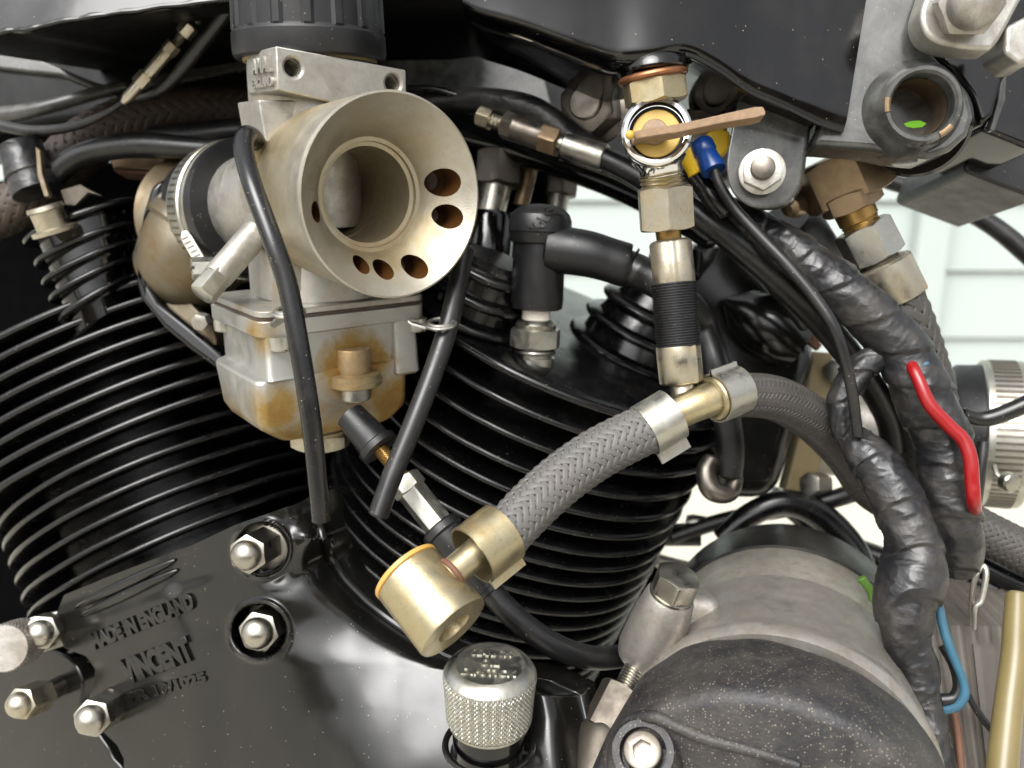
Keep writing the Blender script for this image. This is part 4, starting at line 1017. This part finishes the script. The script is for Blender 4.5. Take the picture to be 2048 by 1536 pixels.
# rear oil hose
oh = thing('oil_hose', 'dark rusty braided oil hose bent down at the upper corner', 'hose', (250, 230, 392))
braid([(560, 222, 420, 44), (460, 222, 412, 46), (360, 226, 404, 48), (260, 244, 397, 49), (175, 285, 390, 49), (110, 345, 384, 48), (50, 400, 380, 46), (-30, 440, 378, 46)], 12, 260, (M['rustbraid'], M['dark']), 'hose', oh, amp=.04)
obj('strap', MB().L((38, 292, 368), (78, 388, 368), [(0, 36), (.02, 44), (.3, 42), (.62, 50), (.65, 46), (.97, 48), (1, 40)], 40), M['tape'], oh)
mb = MB(); mb.PP([(70, 292), (80, 300), (84, 345), (98, 392), (88, 394), (74, 350)], 352, 3, FW); obj('strap_edge', mb, M['elbow'], oh, bevel=.4)
single('breather_hose', MB().tube([(92, 378, 372, 20), (120, 340, 370, 22), (160, 312, 368, 23), (220, 296, 366, 24), (290, 290, 364, 25), (380, 296, 362, 23), (490, 304, 360, 20)], 24), M['cable'], 'plain grey rubber hose lying below the rusty braided hose', 'hose')
mb = MB(); mb.PP([(215, 312), (480, 318), (500, 345), (470, 352), (225, 336)], 385, 14, FW)
cvr = thing('rear_rocker_cap', 'bronze tinted rocker cap in shade behind the rubber hose', 'cap', (350, 330, 385))
obj('cap_rim', mb, M['bronze'], cvr, bevel=1)
mb = MB(); mb.PP([(225, 337), (470, 353), (450, 364), (230, 344)], 384, 14, FW); obj('red_seal', mb, M['rust'], cvr, bevel=.5)
mb = MB(); mb.tube([(300, 275, 392, 22), (380, 272, 390, 26), (470, 262, 388, 24), (520, 262, 388, 20)], 20)
single('rear_pipe', mb, M['cable'], 'dull pipe passing between the braided hose and the carburettor', 'pipe')
mb = MB(); mb.PP([(120, 380), (160, 368), (180, 380), (206, 392), (176, 386), (150, 412), (130, 410)], 362, 3, FW)
single('lifter_arm', mb, M['pillar'], 'small worn metal arm beside the hose strap', 'arm', bevel=.5)
# ================================================================ steering head lug and fittings on the front frame
lug = thing('frame_lug', 'black enamelled frame lug with an open tube boss and scuffed face', 'frame lug', (1800, 180, 285))
out = [(1640, 246), (1668, 170), (1690, 70), (1704, -60), (1870, -60), (1852, 10), (1846, 60), (1856, 92), (1880, 120), (1915, 150), (1940, 190), (1950, 232), (1938, 270), (1905, 300), (1860, 316), (1800, 310), (1740, 298), (1626, 290)]
mb = MB(); mb.PP(out, [286 - 10 * (x - 1640) / 300 for x, y in out], 16, FW); lp_ = obj('plate', mb, M['frame'], lug)
bh_ = MB(); bh_.lathe(P(1846, 208, 272) - (-FW + RT * -.12 + UP * -.10).normalized() * .06, (-FW + RT * -.12 + UP * -.10).normalized(), [(0, .0098), (.08, .0098)], 48); cut(lp_, bh_)
m_ = lp_.modifiers.new('bevel', 'BEVEL'); m_.width = .002; m_.segments = 3; m_.limit_method = 'ANGLE'; m_.angle_limit = R(32)
mb = MB(); mb.PP([(1838, -60), (2060, -60), (2060, 100), (2010, 160), (1990, 230), (1965, 255), (1940, 190), (1900, 140), (1862, 112), (1846, 78), (1844, 40)], 296, 14, FW); obj('shoulder', mb, M['gloss'], lug, bevel=2.5, seg=3)
bax = (-FW + RT * -.12 + UP * -.10).normalized(); bo = P(1846, 208, 272); kb = 272 / F * .001
obj('boss', MB().lathe(bo - bax * .022, bax, [(0, 104 * kb), (.008, 108 * kb), (.014, 100 * kb), (.0175, 84 * kb), (.019, 79 * kb), (.0215, 77 * kb), (.0228, 73 * kb), (.0228, 66 * kb), (.0218, 61 * kb), (.012, 60 * kb), (-.004, 60 * kb)], 72, True, False), M['frame'], lug)
obj('boss_bore', MB().lathe(bo - bax * .030, bax, [(0, 2 * kb), (.0001, 60 * kb), (.012, 59.5 * kb), (.024, 59.2 * kb)], 64, True, False), M['bronze'], lug, label='rusty bore of the boss')
for a0, a1 in ((2.95, 3.35), (5.2, 5.6)):
    obj('worn_patch', MB().torus(bo + bax * .00045, bax, 70 * kb, 6.5 * kb, 10, 10, 1, (a0, a1), RT), M['bronze'], lug)
lo_ = obj('lobe', MB().L((1836, 250, 306), (1832, 250, 292), [(0, 94), (.1, 100), (.9, 100), (1, 94)], 64), M['gloss'], lug); cut(lo_, bh_)
single('leaf', MB().PP([(1808, 247), (1822, 242), (1840, 241), (1853, 247), (1845, 254), (1826, 256), (1812, 253)], [276, 277, 278, 277, 275.5, 275, 275.5], .3, FW), M['leafgreen'], 'small green leaf lying inside the frame boss', 'leaf')
tab = thing('frame_tab', 'black rounded frame tab hanging beside the petrol tap lever', 'frame tab', (1535, 320, 285))
mb = MB(); mb.PP(spline([(1475, 196), (1462, 260), (1452, 330), (1462, 380), (1490, 408), (1525, 417), (1566, 410), (1598, 375), (1610, 310), (1618, 250), (1626, 212)], 6) + [(1610, 196)], 288, 6, -OUT); obj('plate', mb, M['frame'], tab, bevel=1.6, seg=4)
mb = MB(); mb.PP([(1470, 170), (1630, 215), (1630, 238), (1615, 242), (1468, 212)], 290, 14, FW); obj('root', mb, M['gloss'], tab, bevel=2)
k = 284 / F * .001; tn = (OUT + RT * .2 + UP * .05).normalized(); o = P(1524, 343, 284)
obj('tab_washer', MB().lathe(o - tn * (4 * k), tn, [(0, 46 * k), (5 * k, 46 * k), (7 * k, 43 * k)], 48), M['alu_clean'], tab)
nn_ = obj('tab_nut', MB().hexo(o, tn, 26 * k, 42 * k, .1, (0, 1)), M['alu_clean'], tab)
obj('bolt_end', MB().lathe(o, tn, [(0, 24 * k), (36 * k, 24 * k), (42 * k, 22 * k), (45 * k, 14 * k), (46 * k, 3 * k)], 32), M['steel_dk'], tab)
# silver clamp
cl = thing('fork_clamp', 'silver alloy clamp with domed nut at the upper corner', 'clamp', (1940, 40, 262))
mb = MB(); mb.PP(spline([(1872, -70), (1852, -10), (1842, 30), (1852, 66), (1880, 86), (1930, 96), (1985, 98)], 5) + [(2000, 80), (2022, 40), (2048, -10), (2060, -70)], 266, 10, FW); obj('plate', mb, M['alu_clean'], cl, bevel=1.5, seg=3)
a = P(1930, 8, 263); axn = (-FW * .9 + UP * -.34 + RT * -.08).normalized(); k = 262 / F * .001
obj('domed_nut', MB().hexo(a, axn, 40 * k, 66 * k, .5, (0, 1)), M['alu_grey'], cl)
obj('dome', MB().lathe(a + axn * (38 * k), axn, [(0, 52 * k)] + [(50 * k * math.sin(R(t)), 52 * k * math.cos(R(t))) for t in range(10, 91, 10)], 40), M['alu_grey'], cl)
mb = MB(); mb.PP([(2012, 52), (2075, 20), (2075, 120), (2040, 128), (2010, 105)], 268, 14, FW); obj('edge_block', mb, M['alu_clean'], cl, bevel=1.5)
bx = thing('lamp_bracket', 'black square edged bracket box at the picture edge', 'bracket', (2020, 240, 300))
mb = MB(); mb.PP([(2000, 110), (2080, 60), (2080, 300), (2048, 292), (1962, 258), (1990, 180)], 300, 50, FW); obj('upper_box', mb, M['gloss'], bx, bevel=2)
mb = MB(); mb.PP([(2005, 120), (2016, 116), (2012, 200), (1990, 262), (1980, 260), (1996, 200)], 297, 3, FW); obj('edge_strip', mb, M['frame'], bx, bevel=.6)
mb = MB(); mb.PP([(1958, 264), (2080, 312), (2080, 400), (1936, 346), (1928, 334)], 330, 60, FW); obj('lower_box', mb, M['rubber'], bx, bevel=2)
single('brake_cable', MB().tube([(1700, 330, 420, 12), (1755, 356, 420, 15), (1840, 382, 418, 17), (1930, 420, 415, 18), (2000, 462, 412, 19), (2080, 530, 408, 20)], 20), M['cable'], 'thick black cable curving across the pale wall', 'cable')
single('clutch_cable', MB().tube([(1880, 330, 520, 12), (1950, 318, 520, 12), (2020, 310, 520, 12)], 12), M['cable'], 'short stretch of black cable beside the bracket box', 'cable')

# oil feed union
un = thing('oil_union', 'bronze and zinc oil union with braided hose below the frame lug', 'hose union', (1740, 420, 310))
obj('big_hex', MB().H((1668, 310, 316), (1706, 398, 318), 92, .25), M['bronze'], un)
obj('brass_hex', MB().H((1694, 382, 312), (1708, 418, 313), 62, .55), M['bronze'], un)
obj('neck', MB().L((1700, 404, 313), (1722, 448, 314), [(0, 40), (.8, 39), (.84, 35), (1, 35)], 36), M['brass'], un)
obj('thread', MB().thread((1718, 440, 314), (1728, 462, 314), 38, 3, .1, 28), M['brass'], un)
obj('zinc_nut', MB().H((1722, 452, 314), (1756, 518, 315), 58, .2), M['zinc'], un)
obj('groove', MB().L((1752, 510, 315), (1762, 532, 315), [(0, 40), (.5, 38), (1, 44)], 32), M['steel_dk'], un)
crimped((1757, 526, 315), (1794, 600, 316), 62, M['nickel'], 'ferrule', un, 3, a0=.9)
braid([(1786, 590, 316, 54), (1806, 640, 318, 55), (1832, 720, 324, 56), (1852, 800, 332, 56), (1862, 880, 340, 56), (1864, 960, 348, 55)], 12, 330, (M['braid_dk'], M['dark']), 'hose', un, amp=.06)

# ---------------------------------------------------------------- wiring
def harness(path, seed, name, label, n=56, step=3.0, pitch=95, amp=3.4, sub=10):
    q = spline(path, sub); ps = [P(*p[:3]) for p in q]; rs = [p[3] for p in q]; L_ = [0]
    for a, b in zip(q, q[1:]): L_.append(L_[-1] + math.hypot(b[0] - a[0], b[1] - a[1]))
    m = int(L_[-1] / step); A = []
    for i in range(m + 1):
        s = L_[-1] * i / m
        k = 0
        while k < len(L_) - 2 and L_[k + 1] < s: k += 1
        t = (s - L_[k]) / (L_[k + 1] - L_[k]); A.append((ps[k].lerp(ps[k + 1], t), q[k][2] + (q[k + 1][2] - q[k][2]) * t, rs[k] + (rs[k + 1] - rs[k]) * t, s))
    fr = frames([a[0] for a in A]); rows = []
    for (c, d, r, s), (t, x, y) in zip(A, fr):
        row = []
        for j in range(n):
            th = 2 * pi * j / n; cx, cy = math.cos(th), math.sin(th)
            u = s / pitch + .35 * math.sin(th + seed + s * .004) + .12 * noise.noise(V((s * .01, cx, seed)))
            f = u % 1
            lap = f * 5 if f > .04 else 5 * (1 - f / .04)
            w1 = noise.noise(V((cx * 1.3 + s * .011, cy * 1.3, s * .012 + seed * 7)))
            w2 = 1 - abs(noise.noise(V((cx * 1.1 + s * .016, cy * 1.1 - s * .012, s * .006 + seed * 3 + math.floor(u) * 5.1))) * 2)
            w3 = 1 - abs(noise.noise(V((cx * 1.6 - s * .035, cy * 1.6 + s * .03, s * .01 + seed + math.floor(u) * 2.3)))) * 2
            rr = r + lap + amp * w1 * 1.0 + amp * .6 * max(0, w2) ** 5 + amp * .4 * max(0, w3) ** 6 - 2
            row.append(c + (x * cx + y * cy) * S(rr, d))
        rows.append(row)
    o = single(name, MB().grid(rows, True, True, True), M['tape'], label, 'wiring loom', 'tape wrapped wiring looms', sm=50)
    return o
def flap(parent, pts, back=.25, name='tape_end'):
    mb = MB(); mb.PP([p[:2] for p in pts], [p[2] for p in pts], back, FW); return obj(name, mb, M['tape'], parent, sm=60)
h1 = harness([(1420, 405, 318, 26), (1500, 450, 312, 36), (1570, 495, 306, 42), (1640, 545, 302, 46), (1710, 605, 299, 48), (1770, 660, 298, 50), (1815, 720, 298, 54), (1850, 800, 297, 56), (1885, 880, 297, 54), (1895, 950, 296, 52), (1905, 1020, 296, 50), (1920, 1090, 298, 44), (1912, 1140, 302, 34)], 1.3, 'wiring_loom', 'upper taped wiring loom with the red wire lying on it')
h2 = harness([(1698, 872, 300, 26), (1728, 905, 296, 42), (1772, 960, 292, 48), (1806, 1030, 289, 50), (1828, 1100, 287, 54), (1822, 1160, 286, 66), (1808, 1215, 285, 58), (1815, 1280, 284, 44), (1834, 1340, 283, 38), (1848, 1410, 281, 31), (1862, 1480, 279, 34), (1885, 1580, 276, 36)], 4.7, 'wiring_loom', 'lower taped wiring loom beside the starter motor')
h3_ = 0
h3 = harness([(1790, 650, 300, 26), (1768, 700, 299, 26), (1720, 738, 299, 28), (1690, 785, 299, 28), (1680, 830, 299, 24), (1694, 875, 299, 22), (1715, 900, 298, 20)], 8.2, 'wiring_loom', 'thin taped branch loop between the two looms', amp=3, pitch=60)
single('thin_wire', MB().tube([(1428, 338, 292, 10), (1440, 372, 292, 10.5), (1470, 418, 292, 11), (1515, 468, 290, 12), (1570, 525, 287, 12.5), (1625, 590, 284, 12.5), (1665, 650, 282, 12), (1690, 720, 283, 11.5), (1705, 790, 286, 11), (1716, 872, 290, 10.5)], 20), M['cable'], 'thin black wire running from the blue crimp sleeve down to the loom', 'wire')
cs = thing('crimp_terminal', 'blue crimp sleeve on yellow terminal insulation behind the tap', 'terminal', (1412, 310, 294))
obj('blue_sleeve', MB().L((1402, 284, 296), (1428, 342, 292), [(0, 20), (.08, 23), (.35, 23), (.42, 20), (.9, 25), (1, 24), (1, 14)], 36), M['blue'], cs)
mb = MB(); mb.PP([(1414, 262), (1438, 250), (1462, 262), (1460, 300), (1440, 318), (1420, 306)], 302, 5, FW); obj('yellow_tab', mb, M['yellow'], cs, bevel=1.5, seg=3)
obj('yellow_sleeve', MB().L((1376, 300, 300), (1398, 345, 300), [(0, 22), (1, 22)], 28), M['yellow'], cs)
single('black_lead', MB().tube([(1380, 330, 304, 20), (1400, 362, 304, 20), (1425, 395, 303, 22), (1455, 425, 304, 24)], 24), M['tubeblk'], 'short black lead below the yellow sleeve', 'lead')
single('red_wire', MB().tube([(1814, 712, 302, 12), (1824, 733, 290, 12), (1838, 762, 286, 12.5), (1860, 810, 284, 13.5), (1898, 852, 283, 14), (1926, 880, 282, 14), (1940, 915, 281, 14), (1944, 960, 281, 14), (1948, 1008, 283, 13.5), (1950, 1030, 300, 13)], 24), M['red'], 'bright red wire lying over the upper taped loom', 'wire')
single('wire_stub', MB().tube([(1968, 882, 296, 10), (1962, 930, 296, 12), (1952, 1000, 297, 12), (1946, 1040, 298, 12)], 20), M['cable'], 'grey rubber wire stub standing beside the red wire', 'wire')
single('blue_wire_end', MB().tube([(1838, 734, 290, 9), (1850, 728, 290, 10), (1856, 722, 292, 9)], 14), M['teal'], 'tip of blue wire showing next to the red wire', 'wire')
single('blue_wire', MB().tube([(1876, 1205, 287, 9), (1888, 1260, 286, 9), (1905, 1310, 285, 9), (1925, 1360, 285, 8.5), (1928, 1390, 285, 10), (1912, 1412, 286, 10), (1885, 1420, 288, 10)], 18), M['teal'], 'faded blue wire looping beside the lower loom', 'wire')
single('black_wire_loop', MB().tube([(1885, 1290, 290, 10), (1908, 1330, 288, 11), (1918, 1370, 287, 12), (1908, 1395, 287, 12), (1880, 1400, 288, 12)], 18), M['cable'], 'black wire loop inside the faded blue wire', 'wire')
single('earth_wire', MB().tube([(1722, 1155, 318, 9), (1745, 1190, 318, 9), (1756, 1250, 316, 11), (1764, 1300, 314, 12), (1766, 1340, 314, 12)], 18), M['green'], 'green and yellow earth wire behind the lower loom', 'wire')
single('horn_lead', MB().tube([(1925, 828, 330, 14), (1960, 838, 330, 16), (2000, 830, 328, 17), (2080, 796, 324, 18)], 20), M['tubeblk'], 'shiny black lead crossing in front of the hose clamp', 'lead')

# far inlet tract and clip
it = thing('front_inlet', 'silver inlet pipe with black rubber joint past the braided oil hose', 'inlet pipe', (1800, 850, 410))
obj('pipe', MB().tube([(1610, 850, 430, 100), (1690, 856, 424, 96), (1780, 866, 416, 92), (1860, 872, 410, 96), (1905, 874, 408, 108)], 40), M['alu_grey'], it)
jx = P(1896, 862, 408); ja = (RT * .93 - FW * .36 + UP * -.04).normalized(); k = 408 / F * .001
obj('rubber_joint', MB().lathe(jx, ja, [(0, 112 * k), (2 * k, 128 * k), (10 * k, 133 * k), (120 * k, 136 * k)], 64), M['rubber'], it)
hc = thing('hose_clip', 'worm drive hose clip at the picture edge beyond the looms', 'hose clip', jx, 'worm drive hose clips')
obj('band', MB().lathe(jx + ja * (50 * k), ja, [(0, 134 * k), (0, 140 * k), (3 * k, 143 * k), (72 * k, 143 * k), (75 * k, 140 * k), (75 * k, 134 * k)], 80, False, False), M['zinc'], hc)
mb = MB(); X, Y = perp(ja)
for q in range(72):
    th = 2 * pi * q / 72; d_ = X * math.cos(th) + Y * math.sin(th); t = ja.cross(d_); mb.box(jx + ja * (64 * k) + d_ * (142 * k) - t * (2 * k), ja * (46 * k), t * (5 * k), d_ * (3 * k))
obj('band_slots', mb, M['steel_dk'], hc, kind='stuff')
obj('clip_screw', MB().L((2012, 962, 350), (2028, 968, 346), [(0, 20), (.7, 20), (.9, 17), (1, 10)], 28), M['steel'], hc)
obj('screw_wire', MB().tube([(1988, 930, 354, 5), (1994, 948, 352, 5), (2012, 962, 350, 5)], 10), M['steel'], hc)
fg = thing('inlet_flange', 'tan stained flange plate bolted to the black casting', 'flange', (1630, 850, 400))
mb = MB(); mb.PP([(1622, 702), (1668, 706), (1672, 770), (1664, 850), (1640, 940), (1628, 990), (1570, 982), (1596, 880), (1612, 780)], 398, 12, FW); obj('plate', mb, M['gask'], fg, bevel=1.5)
obj('flange_nut', MB().H((1690, 735, 400), (1668, 745, 392), 26, .3), M['zinc'], fg)
obj('flange_nut', MB().H((1646, 968, 400), (1618, 968, 392), 24, .3), M['zinc'], fg)
# black casting at the front of the head
hcst = thing('head_casting', 'smooth black cone shaped head casting with a rusty edge', 'casting', (1500, 600, 372))
rows = []
for (x, y, d, r) in spline([(1660, 660, 420, 6), (1640, 640, 415, 96), (1590, 600, 405, 110), (1520, 560, 395, 104), (1450, 520, 388, 84), (1400, 480, 384, 60), (1378, 450, 384, 30)], 6): pass
mb = MB(); mb.PP([(1340, 560), (1392, 500), (1420, 440), (1470, 470), (1530, 545), (1580, 612), (1636, 688), (1640, 720), (1620, 800), (1590, 900), (1560, 1000), (1440, 1000), (1400, 900), (1330, 760)], 385, 60, FW); obj('body', mb, M['cover'], hcst, bevel=12, seg=5)
mb = MB(); mb.L((1452, 600, 378), (1600, 690, 376), [(0, 10), (.2, 44), (.5, 62), (.8, 64), (1, 50)], 36); obj('swelling', mb, M['cover'], hcst)
mb = MB(); mb.PP([(1510, 536), (1522, 540), (1645, 690), (1636, 702), (1600, 668)], 380, 4, FW); obj('rusty_rim', mb, M['rust'], hcst, bevel=.6)
mb = MB(); mb.PP([(1530, 548), (1570, 560), (1650, 640), (1640, 684)], 392, 6, FW); obj('plate', mb, M['alu_grey'], hcst, bevel=.5)
mb = MB(); mb.L((1560, 445, 352), (1640, 590, 372), [(0, 60), (.1, 74), (.7, 82), (1, 60)], 40)
single('black_cover', mb, M['cable'], 'dull black round cover behind the wiring under the frame tab', 'cover')
mb = MB(); mb.L((1602, 400, 330), (1578, 418, 318), [(0, 30), (.5, 28), (.9, 18), (1, 6)], 28); single('bolt_head', mb, M['bronze'], 'rounded bronze bolt head half hidden behind the frame tab', 'bolt')

# ---------------------------------------------------------------- starter motor
s_a, s_b = P(1562, 1340, 345), P(1540, 1590, 272); sx = (s_b - s_a).normalized(); LN = (s_b - s_a).length
sm_ = thing('starter_motor', 'dull grey starter motor drum with a clamp lug', 'starter motor', s_a)
K = 345 / F * .001
def sl2(prof, n=120, c0=True, c1=True): return MB().lathe(s_a, sx, [(t * .001, r * K) for t, r in prof], n, c0, c1)
obj('end_case', sl2([(-40, 236), (-30, 252), (-6, 252)]), M['cable'], sm_, label='black rear case')
obj('drum', sl2([(-10, 240), (-8, 246), (34, 246)]), M['drum'], sm_, label='pale rust flecked drum band')
obj('clamp_band', sl2([(22, 245), (22.5, 249), (24, 251), (58, 251), (62, 254), (65, 259), (68, 259), (71, 252)]), M['alu_grey'], sm_, label='grey collar with a rolled lip')
k1, k2 = P(1286, 1322, 301), P(1342, 1190, 288)
obj('clamp_lug', MB().lathe(k1, k2 - k1, [(0, S(40, 298)), (.002, S(56, 298)), (.006, S(61, 298)), ((k2 - k1).length * .7, S(56, 298)), ((k2 - k1).length - .001, S(48, 298)), ((k2 - k1).length, S(45, 298))], 40), M['alu_grey'], sm_)
mb = MB(); mb.PP([(1300, 1235), (1345, 1190), (1390, 1192), (1450, 1200), (1450, 1330), (1390, 1350), (1330, 1340), (1285, 1300)], 299, 24, FW); obj('lug_web', mb, M['alu_grey'], sm_, bevel=5, seg=4)
ka = (k2 - k1).normalized()
obj('bolt_washer', MB().lathe(k2 - ka * .0002, ka, [(0, S(44, 296)), (.0012, S(44, 296)), (.0014, S(42, 296))], 40), M['steel'], sm_)
bh = obj('clamp_bolt', MB().hexo(k2 + ka * .0012, ka, S(44, 296), S(45, 296), .35, (0, 1)), M['steel'], sm_)
obj('bolt_shank', MB().L((1294, 1295, 299), (1272, 1330, 297), [(0, 23), (1, 23)], 28), M['steel_dk'], sm_)
obj('bolt_thread', MB().thread((1281, 1312, 297), (1246, 1390, 289), 24, 14, .14, 32), M['steel'], sm_)
st = thing('pillar_stud', 'steel hexagon pillar under the clamp bolt by the starter', 'pillar', (1230, 1400, 302))
obj('pillar_hex', MB().H((1250, 1378, 289), (1208, 1462, 283), 50, .25, (1, 0)), M['pillar'], st)
obj('pillar_cup', MB().L((1212, 1452, 284), (1182, 1575, 276), [(0, 46), (.1, 53), (.3, 55), (1, 46)], 40), M['pillar'], st)
# crinkle black end cover
ec = thing('end_cover', 'dusty crinkle black end cover in front of the starter motor', 'cover', s_b)
rows = []; X, Y = perp(sx); n = 200
for t, r in ((76, 238), (72, 246), (73, 250), (77, 258), (90, 264), (104, 266), (108, 263), (110, 256), (111, 244), (112, 100)):
    row = []
    for i in range(n):
        th = 2 * pi * i / n; d = X * math.cos(th) + Y * math.sin(th); b = 0
        p = s_a + sx * (t * .001) + d * (r * K)
        q = p - P(1385, 1310, 290); b = 3.5 * math.exp(-(q.length / .010) ** 2)
        b += .7 * noise.noise(p * 90)
        wob = 5 * math.sin(th * 3 + .6) if t < 78 else 0
        row.append(p + d * b * .001 - sx * (wob * .001 * .5))
    rows.append(row)
shell = obj('shell', MB().grid(rows, True, True, True), M['crinkle'], ec, sm=60)
sd_, sn_ = surf(shell, 1290, 1508)
sax = (-FW * .75 + UP * .5 + RT * -.2).normalized(); sc0 = P(1290, 1512, sd_) + sax * .0085; k = sd_ / F * .001
obj('screw_boss', MB().lathe(sc0 - sax * .016, sax, [(0, 84 * k), (.008, 76 * k), (.013, 66 * k), (.0145, 60 * k), (.0145, 46 * k), (.010, 44 * k), (.010, 2 * k)], 48), M['crinkle'], ec)
ss = obj('socket_screw', MB().lathe(sc0 - sax * .006, sax, [(0, 38 * k), (.0055, 38 * k), (.0062, 36 * k), (.0064, 33 * k)], 40), M['steel_dk'], ec)
cb = MB(); cb.hexo(sc0 - sax * .003, sax, .008, 21 * k, .3, (0, 0)); cut(ss, cb, M['steel_dk'])
def on(x, y, r, lift=0): return (x, y, surf(shell, x, y)[0] - lift, r)
obj('boss_rib', MB().tube([on(1236, 1470, 8), on(1262, 1440, 12), on(1310, 1434, 13), on(1360, 1456, 13), on(1420, 1480, 12), on(1500, 1500, 11), on(1600, 1532, 10)], 16), M['crinkle'], ec)

# ---------------------------------------------------------------- lower edge things
rp = thing('ribbed_pad', 'dusty grey ribbed rubber pad at the lower corner', 'rubber pad', (1980, 1400, 320))
rows = []
for j in range(40):
    t = j / 39; x0, y0 = 1846 + 60 * t, 1250 + 330 * t; row = []
    for i in range(121):
        u = i / 120; x = x0 + (2120 - x0) * u; y = 1250 + 340 * t + 6 * u
        row.append(P(x, y, 322 - 30 * t + 1.5 * abs(math.sin(pi * (u * 10))) * (1 if t < .12 or u < .35 else .15)))
    rows.append(row)
obj('pad', MB().grid([[p + V((0, .04, 0)) for p in rows[0]]] + rows), M['ribrub'], rp, sm=40)
mb = MB(); mb.tube([(1900, 1395, 303, 7), (1915, 1460, 298, 7), (1925, 1560, 292, 7)], 12); obj('edge_trim', mb, M['rust'], rp)
mb = MB(); mb.tube([(1930, 1380, 298, 6), (1960, 1430, 296, 7), (2000, 1480, 294, 7)], 12); obj('strap_cord', mb, M['cable'], rp)
single('ivory_tube', MB().tube([(2034, 1186, 300, 20), (2032, 1240, 296, 23), (2028, 1320, 290, 25), (2016, 1420, 284, 27), (2000, 1580, 276, 30)], 28), M['ivory'], 'translucent yellowed plastic tube standing at the lower corner', 'tube')
single('wire_clip', MB().tube([(1942, 1250, 318, 4), (1944, 1190, 316, 5), (1952, 1150, 315, 6), (1966, 1132, 315, 6), (1972, 1150, 314, 6), (1962, 1200, 314, 6), (1950, 1215, 314, 5), (1948, 1260, 314, 4)], 10), M['zinc'], 'bent wire clip standing behind the lower loom', 'clip')
oh2 = thing('oil_hose', 'dark braided hose crossing behind the looms to the edge', 'hose', (2000, 1080, 345))
braid([(1800, 1005, 350, 40), (1900, 1030, 348, 42), (1980, 1070, 344, 42), (2100, 1130, 338, 42)], 16, 230, (M['braid_dk'], M['dark']), 'hose', oh2, amp=.04)
for pts, lab in (([(1900, 1090, 356, 20), (1980, 1140, 352, 21), (2090, 1190, 348, 22)], 'upper of two plain black pipes behind the wire clip'), ([(1940, 1150, 360, 26), (2000, 1190, 356, 27), (2090, 1240, 352, 28)], 'lower of two plain black pipes behind the wire clip')):
    single('black_pipe', MB().tube(pts, 20), M['tubeblk'], lab, 'pipe', 'black pipes behind the wire clip')
single('black_arch_pipe', MB().tube([(1440, 1080, 400, 22), (1500, 1030, 398, 24), (1570, 1005, 396, 26), (1640, 1030, 394, 28), (1700, 1090, 390, 28), (1735, 1160, 386, 26)], 24), M['tubeblk'], 'black rubber pipe arching over the starter motor', 'pipe')
single('cross_cable', MB().tube([(1340, 1075, 410, 16), (1450, 1040, 408, 16), (1560, 1020, 404, 17), (1660, 1000, 398, 18), (1750, 970, 392, 20)], 20), M['cable'], 'black cable crossing the bright gap above the starter', 'cable')
fj = thing('cable_end', 'bright cable end fitting in the gap beside the front cylinder', 'cable end', (1400, 1060, 412))
obj('ferrule', MB().L((1372, 1042, 412), (1430, 1052, 410), [(0, 12), (.2, 16), (.8, 16), (1, 12)], 24), M['zinc'], fj)
obj('sleeve', MB().L((1330, 1070, 414), (1400, 1068, 412), [(0, 22), (1, 24)], 24), M['cable'], fj)
single('mount_bar', MB().tube([(1310, 1120, 420, 14), (1380, 1140, 418, 16), (1470, 1165, 412, 16)], 16), M['alu_grey'], 'grey bar running behind the clamp bolt', 'bar')
single('front_pipe', MB().tube([(1540, 985, 440, 18), (1600, 1030, 436, 22), (1660, 1080, 430, 26), (1780, 1130, 420, 30), (1900, 1170, 410, 30)], 24), M['tubeblk'], 'black pipe low behind the arching rubber pipe', 'pipe')
